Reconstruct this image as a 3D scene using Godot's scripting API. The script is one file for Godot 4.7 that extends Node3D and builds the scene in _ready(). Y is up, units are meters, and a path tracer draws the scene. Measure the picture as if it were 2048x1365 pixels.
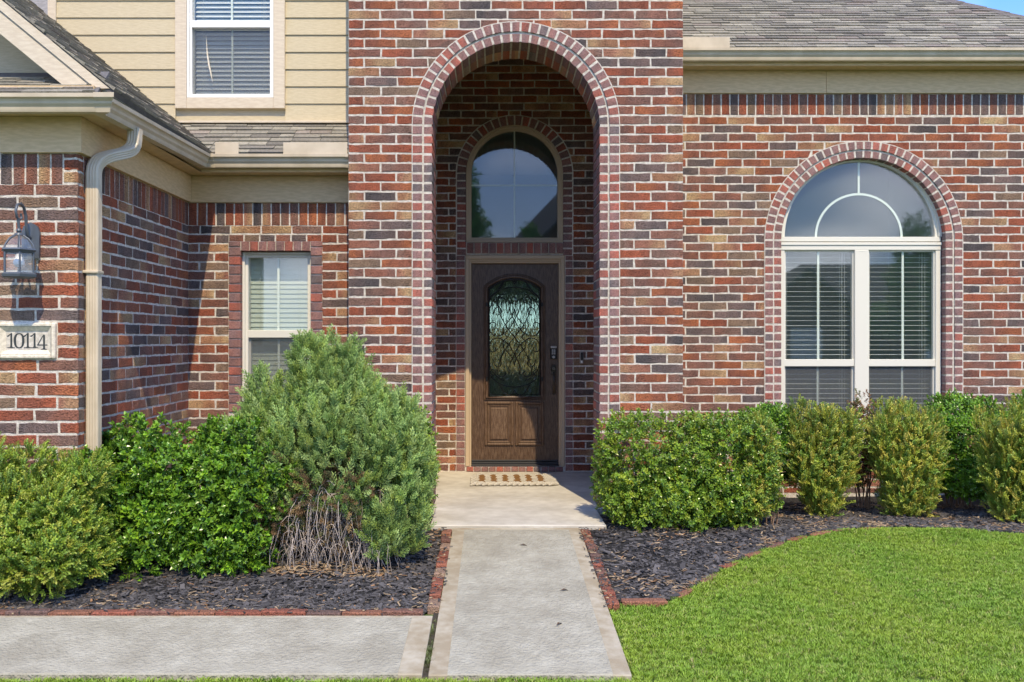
extends Node3D
# A brick house front with an arched entry porch, shrubs, walk and lawn. Metres; x right, y up, the camera stands at z = 0 and looks along -z.
# Plane distances in front of the camera (as -z): portal 7.77, recessed wall 8.09, garage block 5.93, right wall 8.82, door wall 9.89.

class Mb:   # collects triangles for one mesh
	var v := PackedVector3Array()
	var n := PackedVector3Array()
	var c := PackedColorArray()
	func tri(a: Vector3, b: Vector3, d: Vector3, k := Color.WHITE) -> void:   # counter-clockwise seen from the front
		var m := (b - a).cross(d - a).normalized()
		v.append(a); v.append(d); v.append(b)
		n.append(m); n.append(m); n.append(m)
		c.append(k); c.append(k); c.append(k)
	func tri3(a: Vector3, b: Vector3, d: Vector3, ka: Color, kb: Color, kd: Color) -> void:
		var m := (b - a).cross(d - a).normalized()
		v.append(a); v.append(d); v.append(b)
		n.append(m); n.append(m); n.append(m)
		c.append(ka); c.append(kd); c.append(kb)
	func smooth(a: Vector3, b: Vector3, d: Vector3, na: Vector3, nb: Vector3, nd: Vector3, k := Color.WHITE) -> void:
		v.append(a); v.append(d); v.append(b)
		n.append(na); n.append(nd); n.append(nb)
		c.append(k); c.append(k); c.append(k)
	func quad(a: Vector3, b: Vector3, d: Vector3, e: Vector3, k := Color.WHITE) -> void:
		tri(a, b, d, k); tri(a, d, e, k)
	func face(a: Vector3, b: Vector3, d: Vector3, away: Vector3, k := Color.WHITE) -> void:   # turned so that it faces away
		if (b - a).cross(d - a).dot(away) >= 0.0: tri(a, b, d, k)
		else: tri(a, d, b, k)
	func box(a: Vector3, b: Vector3, e := 0.0, k := Color.WHITE) -> void:
		var m := (a + b) * 0.5
		var h := (b - a).abs() * 0.5
		e = minf(e, minf(h.x, minf(h.y, h.z)) * 0.9)
		for x in 3:
			var i := (x + 1) % 3
			var j := (x + 2) % 3
			for s in [-1.0, 1.0]:
				var p := []
				for q in [[-1, -1], [1, -1], [1, 1], [-1, 1]]:
					var w := Vector3.ZERO
					w[x] = s * h[x]; w[i] = q[0] * (h[i] - e); w[j] = q[1] * (h[j] - e)
					p.append(m + w)
				if s > 0: quad(p[0], p[1], p[2], p[3], k)
				else: quad(p[3], p[2], p[1], p[0], k)
			if e > 0.0:
				for si in [-1.0, 1.0]:
					for sj in [-1.0, 1.0]:
						var p1 := Vector3.ZERO
						p1[i] = si * h[i]; p1[j] = sj * (h[j] - e); p1[x] = -(h[x] - e)
						var p2 := Vector3.ZERO
						p2[i] = si * (h[i] - e); p2[j] = sj * h[j]; p2[x] = -(h[x] - e)
						var p3 := p2; p3[x] = h[x] - e
						var p4 := p1; p4[x] = h[x] - e
						var away := Vector3.ZERO
						away[i] = si; away[j] = sj
						face(m + p1, m + p2, m + p3, away, k); face(m + p1, m + p3, m + p4, away, k)
		if e > 0.0:
			for sx in [-1.0, 1.0]:
				for sy in [-1.0, 1.0]:
					for sz in [-1.0, 1.0]:
						face(m + Vector3(sx * h.x, sy * (h.y - e), sz * (h.z - e)), m + Vector3(sx * (h.x - e), sy * h.y, sz * (h.z - e)), m + Vector3(sx * (h.x - e), sy * (h.y - e), sz * h.z), Vector3(sx, sy, sz), k)
	func extr(poly: PackedVector2Array, fr: Transform3D, z0: float, z1: float, k := Color.WHITE) -> void:   # a flat outline given thickness from z0 (back) to z1 (front)
		var t := Geometry2D.triangulate_polygon(poly)
		for i in range(0, t.size(), 3):
			var a := poly[t[i]]
			var b := poly[t[i + 1]]
			var d := poly[t[i + 2]]
			if (b - a).cross(d - a) < 0.0:
				var s := b; b = d; d = s
			tri(fr * Vector3(a.x, a.y, z1), fr * Vector3(b.x, b.y, z1), fr * Vector3(d.x, d.y, z1), k)
			tri(fr * Vector3(a.x, a.y, z0), fr * Vector3(d.x, d.y, z0), fr * Vector3(b.x, b.y, z0), k)
		var area := 0.0
		for i in poly.size(): area += poly[i].cross(poly[(i + 1) % poly.size()])
		for i in poly.size():
			var a := poly[i]
			var b := poly[(i + 1) % poly.size()]
			if area < 0.0:
				var s := a; a = b; b = s
			quad(fr * Vector3(a.x, a.y, z0), fr * Vector3(b.x, b.y, z0), fr * Vector3(b.x, b.y, z1), fr * Vector3(a.x, a.y, z1), k)
	func sweep(prof: PackedVector2Array, fr: Transform3D, l0: float, l1: float, m0: float, m1: float, k := Color.WHITE) -> void:   # profile (out, up) along fr.x, ends mitred by m0 and m1
		var area := 0.0
		for i in prof.size(): area += prof[i].cross(prof[(i + 1) % prof.size()])
		var t := Geometry2D.triangulate_polygon(prof)
		for side in 2:
			var l := l1 if side else l0
			var m := m1 if side else m0
			for i in range(0, t.size(), 3):
				var p := []
				for q in 3: p.append(fr * Vector3(l + m * prof[t[i + q]].x, prof[t[i + q]].y, prof[t[i + q]].x))
				face(p[0], p[1], p[2], fr.basis.x * (1.0 if side else -1.0), k)
		for i in prof.size():
			var a := prof[i]
			var b := prof[(i + 1) % prof.size()]
			var nn := Vector2((b - a).y, -(b - a).x) * (1.0 if area > 0.0 else -1.0)
			var away := fr.basis * Vector3(0, nn.y, nn.x)
			var p0 := fr * Vector3(l0 + m0 * a.x, a.y, a.x)
			var p1 := fr * Vector3(l0 + m0 * b.x, b.y, b.x)
			var p2 := fr * Vector3(l1 + m1 * b.x, b.y, b.x)
			var p3 := fr * Vector3(l1 + m1 * a.x, a.y, a.x)
			face(p0, p1, p2, away, k); face(p0, p2, p3, away, k)
	func tube(path: PackedVector3Array, r0: float, r1: float, sides := 6, k := Color.WHITE, caps := true) -> void:
		var rings := []
		var norms := []
		var count := path.size()
		var ref := Vector3.UP
		for i in count:
			var t := (path[mini(i + 1, count - 1)] - path[maxi(i - 1, 0)]).normalized()
			if absf(t.dot(ref)) > 0.95: ref = Vector3.RIGHT if absf(t.x) < 0.8 else Vector3.FORWARD
			var a := t.cross(ref).normalized()
			var b := a.cross(t).normalized()
			ref = b
			var r := lerpf(r0, r1, float(i) / maxi(count - 1, 1))
			var ring := []
			var nr := []
			for s in sides:
				var g := TAU * s / sides
				var o := a * cos(g) + b * sin(g)
				ring.append(path[i] + o * r); nr.append(o)
			rings.append(ring); norms.append(nr)
		for i in count - 1:
			for s in sides:
				var s2 := (s + 1) % sides
				smooth(rings[i][s], rings[i + 1][s2], rings[i][s2], norms[i][s], norms[i + 1][s2], norms[i][s2], k)
				smooth(rings[i][s], rings[i + 1][s], rings[i + 1][s2], norms[i][s], norms[i + 1][s], norms[i + 1][s2], k)
		if caps:
			for s in sides:
				var s2 := (s + 1) % sides
				face(path[0], rings[0][s], rings[0][s2], path[0] - path[1], k)
				face(path[count - 1], rings[count - 1][s], rings[count - 1][s2], path[count - 1] - path[count - 2], k)
	func lathe(prof: PackedVector2Array, at: Vector3, sides: int, flat := false, k := Color.WHITE, turn := 0.0) -> void:   # (radius, height) round y
		for i in prof.size() - 1:
			var a := prof[i]
			var b := prof[i + 1]
			var sl := Vector2((b - a).y, -(b - a).x).normalized()
			for s in sides:
				var g0 := TAU * s / sides + turn
				var g1 := TAU * (s + 1) / sides + turn
				var d0 := Vector3(cos(g0), 0, sin(g0))
				var d1 := Vector3(cos(g1), 0, sin(g1))
				var p00 := at + d0 * a.x + Vector3(0, a.y, 0)
				var p01 := at + d1 * a.x + Vector3(0, a.y, 0)
				var p10 := at + d0 * b.x + Vector3(0, b.y, 0)
				var p11 := at + d1 * b.x + Vector3(0, b.y, 0)
				if flat:
					var away := (d0 + d1).normalized() * sl.x + Vector3(0, sl.y, 0)
					if a.x > 0.0: face(p00, p01, p11, away, k)
					if b.x > 0.0: face(p00, p11, p10, away, k)
				else:
					var n0 := d0 * sl.x + Vector3(0, sl.y, 0)
					var n1 := d1 * sl.x + Vector3(0, sl.y, 0)
					if a.x > 0.0: smooth(p00, p11, p01, n0, n1, n1, k)
					if b.x > 0.0: smooth(p00, p10, p11, n0, n0, n1, k)
	func add(o: Mb, t: Transform3D) -> void:
		for i in o.v.size():
			v.append(t * o.v[i]); n.append((t.basis * o.n[i]).normalized()); c.append(o.c[i])
	func mesh() -> ArrayMesh:
		var a := []
		a.resize(Mesh.ARRAY_MAX)
		a[Mesh.ARRAY_VERTEX] = v; a[Mesh.ARRAY_NORMAL] = n; a[Mesh.ARRAY_COLOR] = c
		var m := ArrayMesh.new()
		m.add_surface_from_arrays(Mesh.PRIMITIVE_TRIANGLES, a)
		return m

var rng := RandomNumberGenerator.new()
var M := {}                 # materials by name
var names := {}
var house: Node3D
var shrink := 0.075         # how far inside a shrub's outline its twigs begin
var rough := 1.25            # how uneven the outline of a shrub is
var pieces := []            # bricks and shingles waiting to be built: [kind, parent, transform, quad, depth_bottom, depth_top, back, jitter, columns, bevel, colour, colour, size seen]
const COURSE := 0.0813
const PITCH := 0.270
const JOINT := 0.0140

func rf(a: float, b: float) -> float:
	return rng.randf_range(a, b)

func lin(r: float, g: float, b: float) -> Color:   # a real-world base colour, for vertices
	return Color(r, g, b)

func srgb(r: float, g: float, b: float, a := 1.0) -> Color:   # the same for a material
	var k := Color(r, g, b).linear_to_srgb()
	k.a = a
	return k

# ---------------------------------------------------------------- nodes
func numbered(called: String) -> String:
	if not names.has(called):
		names[called] = 0
		return called
	names[called] += 1
	return "%s_%03d" % [called, names[called]]

func tag(o: Node3D, label: String, category: String, group := "") -> Node3D:
	o.set_meta("label", label); o.set_meta("category", category)
	if group: o.set_meta("group", group)
	return o

func thing(called: String, at: Vector3, label: String, category: String, group := "") -> Node3D:
	var o := Node3D.new()
	o.name = numbered(called)
	add_child(o)
	o.position = at
	return tag(o, label, category, group)

func put(called: String, mesh: Mesh, m: Material, parent: Node, stuff := false) -> MeshInstance3D:
	var o := MeshInstance3D.new()
	o.mesh = mesh
	o.material_override = m
	if parent == self:
		o.name = numbered(called)
		add_child(o)
	else:
		o.name = called
		if parent.get_parent() == self: o.position = -parent.position      # meshes are written in world coordinates
		parent.add_child(o, true)
	if stuff: o.set_meta("kind", "stuff")
	return o

func obj(called: String, m: Mb, mt: Material, parent: Node, stuff := false) -> MeshInstance3D:
	return put(called, m.mesh(), mt, parent, stuff)

func part(called: String, parent: Node) -> Node3D:   # a part that only holds sub-parts
	var o := Node3D.new()
	o.name = called
	if parent.get_parent() == self: o.position = -parent.position
	parent.add_child(o, true)
	return o

func many(called: String, mesh: Mesh, mt: Material, places: Array, colors: Array, parent: Node) -> MultiMeshInstance3D:
	var mm := MultiMesh.new()
	mm.transform_format = MultiMesh.TRANSFORM_3D
	mm.use_colors = true
	mm.mesh = mesh
	mm.instance_count = places.size()
	for i in places.size():
		mm.set_instance_transform(i, places[i])
		mm.set_instance_color(i, colors[i])
	var o := MultiMeshInstance3D.new()
	o.multimesh = mm
	o.material_override = mt
	if parent == self:
		o.name = numbered(called)
		add_child(o)
	else:
		o.name = called
		parent.add_child(o, true)
	o.set_meta("kind", "stuff")
	return o

# ---------------------------------------------------------------- textures and materials
func noise_bytes(sd: int, freq: float, oct: int, size: int, kind := 0) -> PackedByteArray:   # kind 0 plain, 1 ridged, 2 cells
	var f := FastNoiseLite.new()
	f.seed = sd
	f.frequency = freq
	f.fractal_octaves = oct
	f.noise_type = FastNoiseLite.TYPE_CELLULAR if kind == 2 else FastNoiseLite.TYPE_SIMPLEX_SMOOTH
	f.fractal_type = FastNoiseLite.FRACTAL_RIDGED if kind % 2 == 1 else FastNoiseLite.FRACTAL_FBM
	if kind == 3:   # wandering creases
		f.domain_warp_enabled = true
		f.domain_warp_amplitude = 26.0
		f.domain_warp_frequency = 0.02
		f.domain_warp_fractal_octaves = 2
	var im := f.get_seamless_image(size, size)
	im.convert(Image.FORMAT_L8)
	return im.get_data()

func mix_noise(layers: Array, size: int) -> PackedFloat32Array:   # [seed, frequency, octaves, weight, kind]
	var out := PackedFloat32Array()
	out.resize(size * size)
	var total := 0.0
	for l in layers:
		var b := noise_bytes(l[0], l[1], l[2], size, l[4])
		var w: float = l[3]
		total += absf(w)
		for i in b.size():
			out[i] += (b[i] / 255.0 if w > 0.0 else 1.0 - b[i] / 255.0) * absf(w)
	for i in out.size(): out[i] /= total
	return out

func tex(layers: Array, size: int, lo: Color, hi: Color, a := 0.25, b := 0.75) -> ImageTexture:
	var f := mix_noise(layers, size)
	var d := PackedByteArray()
	d.resize(size * size * 3)
	for i in f.size():
		var t := clampf((f[i] - a) / (b - a), 0.0, 1.0)
		d[i * 3] = int(255.0 * lerpf(lo.r, hi.r, t)); d[i * 3 + 1] = int(255.0 * lerpf(lo.g, hi.g, t)); d[i * 3 + 2] = int(255.0 * lerpf(lo.b, hi.b, t))
	return ImageTexture.create_from_image(Image.create_from_data(size, size, false, Image.FORMAT_RGB8, d))

func mat(called: String, col: Color, rough: float, t: Texture2D = null, scale := Vector3.ONE, h: Texture2D = null, hs := 0.0, vcol := false) -> StandardMaterial3D:
	var m := StandardMaterial3D.new()
	m.resource_name = called
	m.albedo_color = col
	m.roughness = rough
	m.vertex_color_use_as_albedo = vcol
	if t: m.albedo_texture = t
	if t or h:
		m.uv1_triplanar = true
		m.uv1_world_triplanar = true
		m.uv1_scale = scale
		m.uv1_triplanar_sharpness = 6.0
	if h:
		m.heightmap_enabled = true
		m.heightmap_texture = h
		m.heightmap_scale = hs
	M[called] = m
	return m

func materials() -> void:
	var W := Color.WHITE
	var grain := tex([[11, 0.09, 4, 1.0, 0], [12, 0.03, 3, 0.6, 0], [21, 0.022, 2, 0.9, 3]], 512, Color(0.66, 0.64, 0.63), W)
	var crease := tex([[21, 0.022, 2, 1.0, 3], [22, 0.08, 3, 0.5, 0]], 512, Color.BLACK, W, 0.1, 0.9)
	var fine := tex([[31, 0.2, 3, 1.0, 0]], 256, Color.BLACK, W)
	mat("brick", W, 0.85, grain, Vector3(3.0, 3.8, 3.0), crease, 3.0, true)
	mat("header_brick", W, 0.8, grain, Vector3(2.6, 3.0, 2.6), fine, 0.35, true)
	var sandy := tex([[41, 0.12, 3, 1.0, 0], [42, 0.015, 3, 1.0, 0]], 512, Color(0.80, 0.79, 0.77), W)
	mat("mortar", srgb(0.82, 0.76, 0.665), 0.95, sandy, Vector3.ONE * 3.0, fine, 0.4)
	mat("shade_warmed_paint", srgb(0.67, 0.49, 0.265), 0.55, tex([[51, 0.03, 4, 1.0, 0]], 256, Color(0.94, 0.93, 0.92), W), Vector3(1.2, 6.0, 1.2), fine, 0.05)  # paint of the shaded boards, the warm tone of their shade mixed in
	mat("trim_paint", srgb(0.65, 0.56, 0.42), 0.5, tex([[52, 0.03, 4, 1.0, 0]], 256, Color(0.95, 0.94, 0.93), W), Vector3(1.2, 6.0, 1.2), fine, 0.05)
	var ply := tex([[53, 0.03, 4, 1.0, 0], [54, 0.1, 3, 0.5, 0]], 512, Color(0.92, 0.915, 0.90), W)
	mat("siding_paint", srgb(0.565, 0.485, 0.32), 0.6, ply, Vector3(0.7, 6.5, 0.7), ply, 0.5)
	mat("gutter_metal", srgb(0.60, 0.505, 0.365), 0.35, tex([[55, 0.02, 4, 1.0, 0]], 256, Color(0.93, 0.925, 0.91), W), Vector3(0.8, 0.8, 0.8))
	mat("vinyl", srgb(0.68, 0.655, 0.56), 0.4)
	mat("upper_vinyl", srgb(0.84, 0.83, 0.79), 0.35)
	mat("door_casing", srgb(0.50, 0.385, 0.25), 0.55)
	mat("grille", srgb(0.66, 0.74, 0.64), 0.5)
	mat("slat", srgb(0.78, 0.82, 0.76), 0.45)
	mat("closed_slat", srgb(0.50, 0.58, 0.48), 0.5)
	mat("plaster", srgb(0.34, 0.33, 0.29), 0.9)
	var g := mat("glass", srgb(0.12, 0.20, 0.18, 0.04), 0.02)
	g.transparency = BaseMaterial3D.TRANSPARENCY_ALPHA
	g.metallic_specular = 0.47
	var rain := tex([[61, 0.022, 1, 1.0, 0], [62, 0.010, 1, 0.4, 0]], 512, Color.BLACK, W)
	g = mat("rain_glass", srgb(0.62, 0.78, 0.58, 0.0), 0.02, null, Vector3(6.5, 1.0, 6.5), rain, 1.0)
	g.refraction_enabled = true
	g.refraction_scale = 0.05
	g = mat("lamp_glass", srgb(0.5, 0.52, 0.52, 0.12), 0.05)
	g.transparency = BaseMaterial3D.TRANSPARENCY_ALPHA
	var shg := tex([[71, 0.25, 3, 1.0, 0], [72, 0.02, 3, 0.5, 0]], 512, Color(0.72, 0.71, 0.70), W)
	mat("shingle", W, 0.95, shg, Vector3.ONE * 3.0, fine, 0.3, true)
	mat("rear_shingle", srgb(0.30, 0.275, 0.235), 0.95, shg, Vector3(1.0, 4.0, 1.0))
	var wood := tex([[81, 0.02, 5, 1.0, 0], [82, 0.09, 3, 0.7, 0]], 512, Color(0.55, 0.47, 0.40), W, 0.2, 0.8)
	mat("door_wood", srgb(0.165, 0.107, 0.067), 0.42, wood, Vector3(9.0, 0.9, 9.0), wood, 0.12)
	M["door_wood"].uv1_scale = Vector3(7.0, 0.8, 7.0)
	mat("panel_wood", srgb(0.225, 0.152, 0.098), 0.5, wood, Vector3(7.0, 0.8, 7.0), wood, 0.15)  # paler, slightly rougher wood for the raised panels
	mat("iron", srgb(0.025, 0.025, 0.025), 0.4)
	M["iron"].metallic = 0.6
	mat("lamp_metal", srgb(0.10, 0.118, 0.14), 0.45)
	M["lamp_metal"].metallic = 0.3
	mat("bronze", srgb(0.10, 0.085, 0.07), 0.35)
	M["bronze"].metallic = 0.8
	mat("nickel", srgb(0.42, 0.40, 0.38), 0.35)
	M["nickel"].metallic = 0.25
	mat("black_plastic", srgb(0.02, 0.02, 0.02), 0.35)
	g = mat("insect_screen", srgb(0.14, 0.145, 0.15, 0.38), 0.9)
	g.transparency = BaseMaterial3D.TRANSPARENCY_ALPHA
	mat("bulb", srgb(0.85, 0.85, 0.84), 0.3)
	mat("aluminium_sill", srgb(0.035, 0.035, 0.037), 0.45)
	mat("plaque_stone", srgb(0.84, 0.765, 0.62), 0.8, sandy, Vector3.ONE * 4.0, fine, 0.06)
	mat("number_black", srgb(0.03, 0.035, 0.035), 0.6)
	var stain := tex([[91, 0.004, 5, 1.3, 0], [92, 0.02, 4, 0.8, 0], [93, 0.3, 2, 0.5, 0]], 1024, Color(0.86, 0.85, 0.835), W, 0.28, 0.72)
	var broom := tex([[94, 0.11, 4, 1.0, 0], [95, 0.3, 2, 0.6, 0]], 512, Color.BLACK, W)
	mat("broom_concrete", srgb(0.39, 0.368, 0.285), 0.9, stain, Vector3.ONE * 0.55, null, 0.0)
	M["broom_concrete"].heightmap_enabled = true
	M["broom_concrete"].heightmap_texture = broom
	M["broom_concrete"].heightmap_scale = 0.8
	var warm := tex([[96, 0.005, 5, 1.2, 0], [97, 0.03, 4, 0.8, 0]], 512, Color(0.86, 0.83, 0.78), W, 0.28, 0.72)
	mat("trowelled_concrete", srgb(0.415, 0.37, 0.275), 0.85, warm, Vector3.ONE * 0.8, fine, 0.1)
	mat("porch_concrete", srgb(0.58, 0.55, 0.47), 0.75, stain, Vector3.ONE * 0.37)
	mat("mulch_soil", srgb(0.045, 0.041, 0.037), 0.95, tex([[101, 0.05, 4, 1.0, 0]], 256, Color(0.5, 0.5, 0.5), W), Vector3.ONE * 3.0, fine, 1.5)
	mat("joint_earth", srgb(0.13, 0.105, 0.07), 0.95, sandy, Vector3.ONE * 5.0, fine, 1.0)
	mat("mulch_chip", W, 0.75, null, Vector3.ONE, null, 0.0, true)
	mat("lawn_soil", srgb(0.10, 0.16, 0.03), 0.95, tex([[111, 0.02, 4, 1.0, 0], [112, 0.2, 3, 0.8, 0]], 512, Color(0.55, 0.6, 0.45), W), Vector3.ONE * 0.9, fine, 1.0)
	mat("asphalt", srgb(0.06, 0.06, 0.062), 0.95, shg, Vector3.ONE * 2.0)
	for k in [["grass", 0.55, 0.10], ["glossy_leaf", 0.27, 0.13], ["box_leaf", 0.45, 0.13], ["juniper_leaf", 0.75, 0.03], ["tree_leaf", 0.5, 0.2]]:
		var m := mat(k[0], W, k[1], null, Vector3.ONE, null, 0.0, true)
		m.backlight_enabled = true
		m.backlight = Color(k[2], k[2] * 1.3, k[2] * 0.4) * 2.0
		m.cull_mode = BaseMaterial3D.CULL_DISABLED
	mat("stem", W, 0.85, null, Vector3.ONE, null, 0.0, true)
	mat("rope_cream", srgb(0.84, 0.78, 0.65), 0.9, sandy, Vector3.ONE * 20.0, fine, 0.3)
	mat("rope_brown", srgb(0.34, 0.17, 0.05), 0.9, sandy, Vector3.ONE * 20.0, fine, 0.3)
	mat("fence_wood", srgb(0.45, 0.33, 0.16), 0.85, wood, Vector3(3.0, 0.5, 3.0))
	mat("far_brick", srgb(0.30, 0.17, 0.13), 0.9, grain, Vector3(0.7, 3.0, 0.7))
	mat("far_roof", srgb(0.17, 0.16, 0.15), 0.95, shg, Vector3(1.0, 2.0, 1.0))

# ---------------------------------------------------------------- bricks and shingles
func build_piece(m: Mb, p: Array) -> void:
	var fr: Transform3D = p[2]
	var q: PackedVector2Array = p[3]
	var n: int = p[8]
	var jit: float = p[7]
	var bev: float = p[9]
	var c1: Color = p[10]
	var c2: Color = p[11]
	var ux := (q[1] - q[0] + q[2] - q[3]).normalized() * bev
	var uy := (q[3] - q[0] + q[2] - q[1]).normalized() * bev
	var pts := []
	var ins := []
	var dep := []
	var col := []
	var flip := rng.randf() < 0.5
	var cut := rf(0.2, 0.8)
	for side in 2:
		for s in n + 1:
			var i := s if side == 0 else n - s
			var t := float(i) / n
			var a := q[0].lerp(q[1], t) if side == 0 else q[3].lerp(q[2], t)
			a += Vector2(rf(-jit, jit), rf(-jit, jit))
			pts.append(a)
			ins.append(a + (ux if i == 0 else (-ux if i == n else Vector2.ZERO)) + (uy if side == 0 else -uy))
			dep.append((p[4] if side == 0 else p[5]) + rf(-0.5, 0.5) * jit)
			var f := smoothstep(cut - 0.35, cut + 0.35, (1.0 - t if flip else t) + rf(-0.2, 0.2))
			var k := c1.lerp(c2, f) * rf(0.84, 1.16)
			k.a = 1.0
			col.append(k)
	var N := pts.size()
	var back: float = p[6]
	for i in N:
		var j := (i + 1) % N
		var a0 := fr * Vector3(pts[i].x, pts[i].y, -back)
		var b0 := fr * Vector3(pts[j].x, pts[j].y, -back)
		var a1 := fr * Vector3(pts[i].x, pts[i].y, dep[i] - bev)
		var b1 := fr * Vector3(pts[j].x, pts[j].y, dep[j] - bev)
		m.quad(a0, b0, b1, a1, col[i])
		m.quad(a1, b1, fr * Vector3(ins[j].x, ins[j].y, dep[j]), fr * Vector3(ins[i].x, ins[i].y, dep[i]), col[i])
	for i in n:
		var k0 := i
		var k1 := i + 1
		var k2 := N - 2 - i
		var k3 := N - 1 - i
		var P := []
		for k in [k0, k1, k2, k3]: P.append(fr * Vector3(ins[k].x, ins[k].y, dep[k]))
		m.tri3(P[0], P[1], P[2], col[k0], col[k1], col[k2])
		m.tri3(P[0], P[2], P[3], col[k0], col[k2], col[k3])

func seen_size(fr: Transform3D, q: PackedVector2Array) -> float:   # how large a piece shows from the garden, nought when outside the photograph
	var mid := (q[0] + q[1] + q[2] + q[3]) * 0.25
	var w := fr * Vector3(mid.x, mid.y, 0)
	var d := maxf(-w.z, 0.5)
	if w.x / d < -0.54 or w.x / d > 0.58 or (w.y - 1.437) / d > 0.375 or (w.y - 1.437) / d < -0.20: return 0.0
	return absf((q[1] - q[0]).cross(q[3] - q[0])) / (d * d) * maxf(fr.basis.z.normalized().dot((Vector3(0, 1.437, 0) - w).normalized()), 0.0)

func lay(kind: String, parent: Node, fr: Transform3D, q: PackedVector2Array, db: float, dt: float, back: float, jit: float, n: int, bev: float, c: Array) -> void:
	pieces.append([kind, parent, fr, q, db, dt, back, jit, n, bev, c[0], c[1], seen_size(fr, q)])

func build_pieces() -> void:
	for kind in ["brick", "header", "shingle"]:
		var mine := pieces.filter(func(p): return p[0] == kind)
		mine.sort_custom(func(a, b): return a[12] > b[12])
		var called: String = {"brick": "brick", "header": "header_brick", "shingle": "shingle"}[kind]
		var mt: Material = M[called]
		var single: int = {"brick": 230, "header": 70, "shingle": 300}[kind]
		var rest := Mb.new()
		for i in mine.size():
			if i < single and mine[i][12] > 0.0:
				var m := Mb.new()
				build_piece(m, mine[i])
				obj(called, m, mt, mine[i][1])
			else:
				build_piece(rest, mine[i])
		obj({"brick": "brick_courses", "header": "header_courses", "shingle": "shingle_courses"}[kind], rest, mt, house, true)

const TONES := [   # weight, one end, other end
	[19, [0.645, 0.180, 0.088], [0.502, 0.170, 0.099]], [14, [0.717, 0.239, 0.100], [0.502, 0.185, 0.109]], [17, [0.525, 0.217, 0.139], [0.388, 0.201, 0.155]],
	[17, [0.412, 0.249, 0.191], [0.490, 0.233, 0.163]], [12, [0.341, 0.235, 0.206], [0.256, 0.199, 0.186]], [4, [0.179, 0.153, 0.153], [0.269, 0.199, 0.179]],
	[9, [0.900, 0.594, 0.312], [0.693, 0.350, 0.186]], [7, [0.502, 0.334, 0.216], [0.406, 0.281, 0.201]], [10, [0.597, 0.265, 0.173], [0.764, 0.440, 0.241]]]
const HEADTONES := [[14, [0.403, 0.198, 0.166], [0.342, 0.192, 0.176]], [12, [0.311, 0.192, 0.185], [0.372, 0.198, 0.174]], [7, [0.548, 0.165, 0.113], [0.425, 0.159, 0.122]], [3, [0.205, 0.170, 0.174], [0.259, 0.186, 0.174]]]

func tone(list: Array) -> Array:
	var total := 0.0
	for t in list: total += t[0]
	var r := rng.randf() * total
	for t in list:
		r -= t[0]
		if r <= 0.0:
			var g := rf(0.85, 1.15)
			return [Color(t[1][0] * g, t[1][1] * g, t[1][2] * g), Color(t[2][0] * g, t[2][1] * g, t[2][2] * g)]
	return [Color.GRAY, Color.GRAY]

# free stretches of one course between holes; each hole is a function y -> [left, right] or [] and gives slanted ends
func field(parent: Node, fr: Transform3D, x0: float, x1: float, y0: float, y1: float, holes: Array, phase := 0.0) -> void:
	var row := int(floor(y0 / COURSE))
	while row * COURSE < y1 - 0.02:
		var a := maxf(row * COURSE + 0.004 + JOINT * 0.5, y0)
		var b := minf((row + 1) * COURSE + 0.004 - JOINT * 0.5, y1)
		row += 1
		if b - a < 0.02: continue
		var spans := [[x0, x0, x1, x1]]      # left at bottom, left at top, right at bottom, right at top
		for h in holes:
			var hb: Array = h.call(a)
			var ht: Array = h.call(b)
			if hb.is_empty() and ht.is_empty(): continue
			if hb.is_empty(): hb = ht
			if ht.is_empty():
				ht = hb
				over(parent, fr, hb[0], hb[1], a, b, h)
			var next := []
			for s in spans:
				if hb[0] >= maxf(s[2], s[3]) or hb[1] <= minf(s[0], s[1]):
					next.append(s)
					continue
				next.append([s[0], s[1], hb[0], ht[0]])
				next.append([hb[1], ht[1], s[2], s[3]])
			spans = next
		for s in spans:
			if maxf(s[2] - s[0], s[3] - s[1]) < 0.03: continue
			var left := minf(s[0], s[1])
			var right := maxf(s[2], s[3])
			var at := x0 + phase - (PITCH * 0.5 if row % 2 else 0.0)
			at += floor((left - at) / PITCH) * PITCH
			var edges := [left]
			var e := at + PITCH + rf(-0.006, 0.006)
			while e < right - 0.055:
				if e > left + 0.055: edges.append(e)
				e += PITCH + rf(-0.004, 0.004)
			edges.append(right)
			for i in edges.size() - 1:
				var l: float = edges[i] + (0.0 if i == 0 else JOINT * 0.5)
				var r: float = edges[i + 1] - (0.0 if i == edges.size() - 2 else JOINT * 0.5)
				var q := PackedVector2Array([Vector2(maxf(l, s[0]), a), Vector2(minf(r, s[2]), a), Vector2(minf(r, s[3]), b), Vector2(maxf(l, s[1]), b)])
				if q[1].x < q[0].x + 0.004: q[1].x = q[0].x + 0.004
				if q[2].x < q[3].x + 0.004: q[2].x = q[3].x + 0.004
				lay("brick", parent, fr, q, 0.0026 + rf(-0.001, 0.0018), 0.0026 + rf(-0.001, 0.0018), 0.004, 0.0030, 5, 0.003, tone(TONES))

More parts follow.
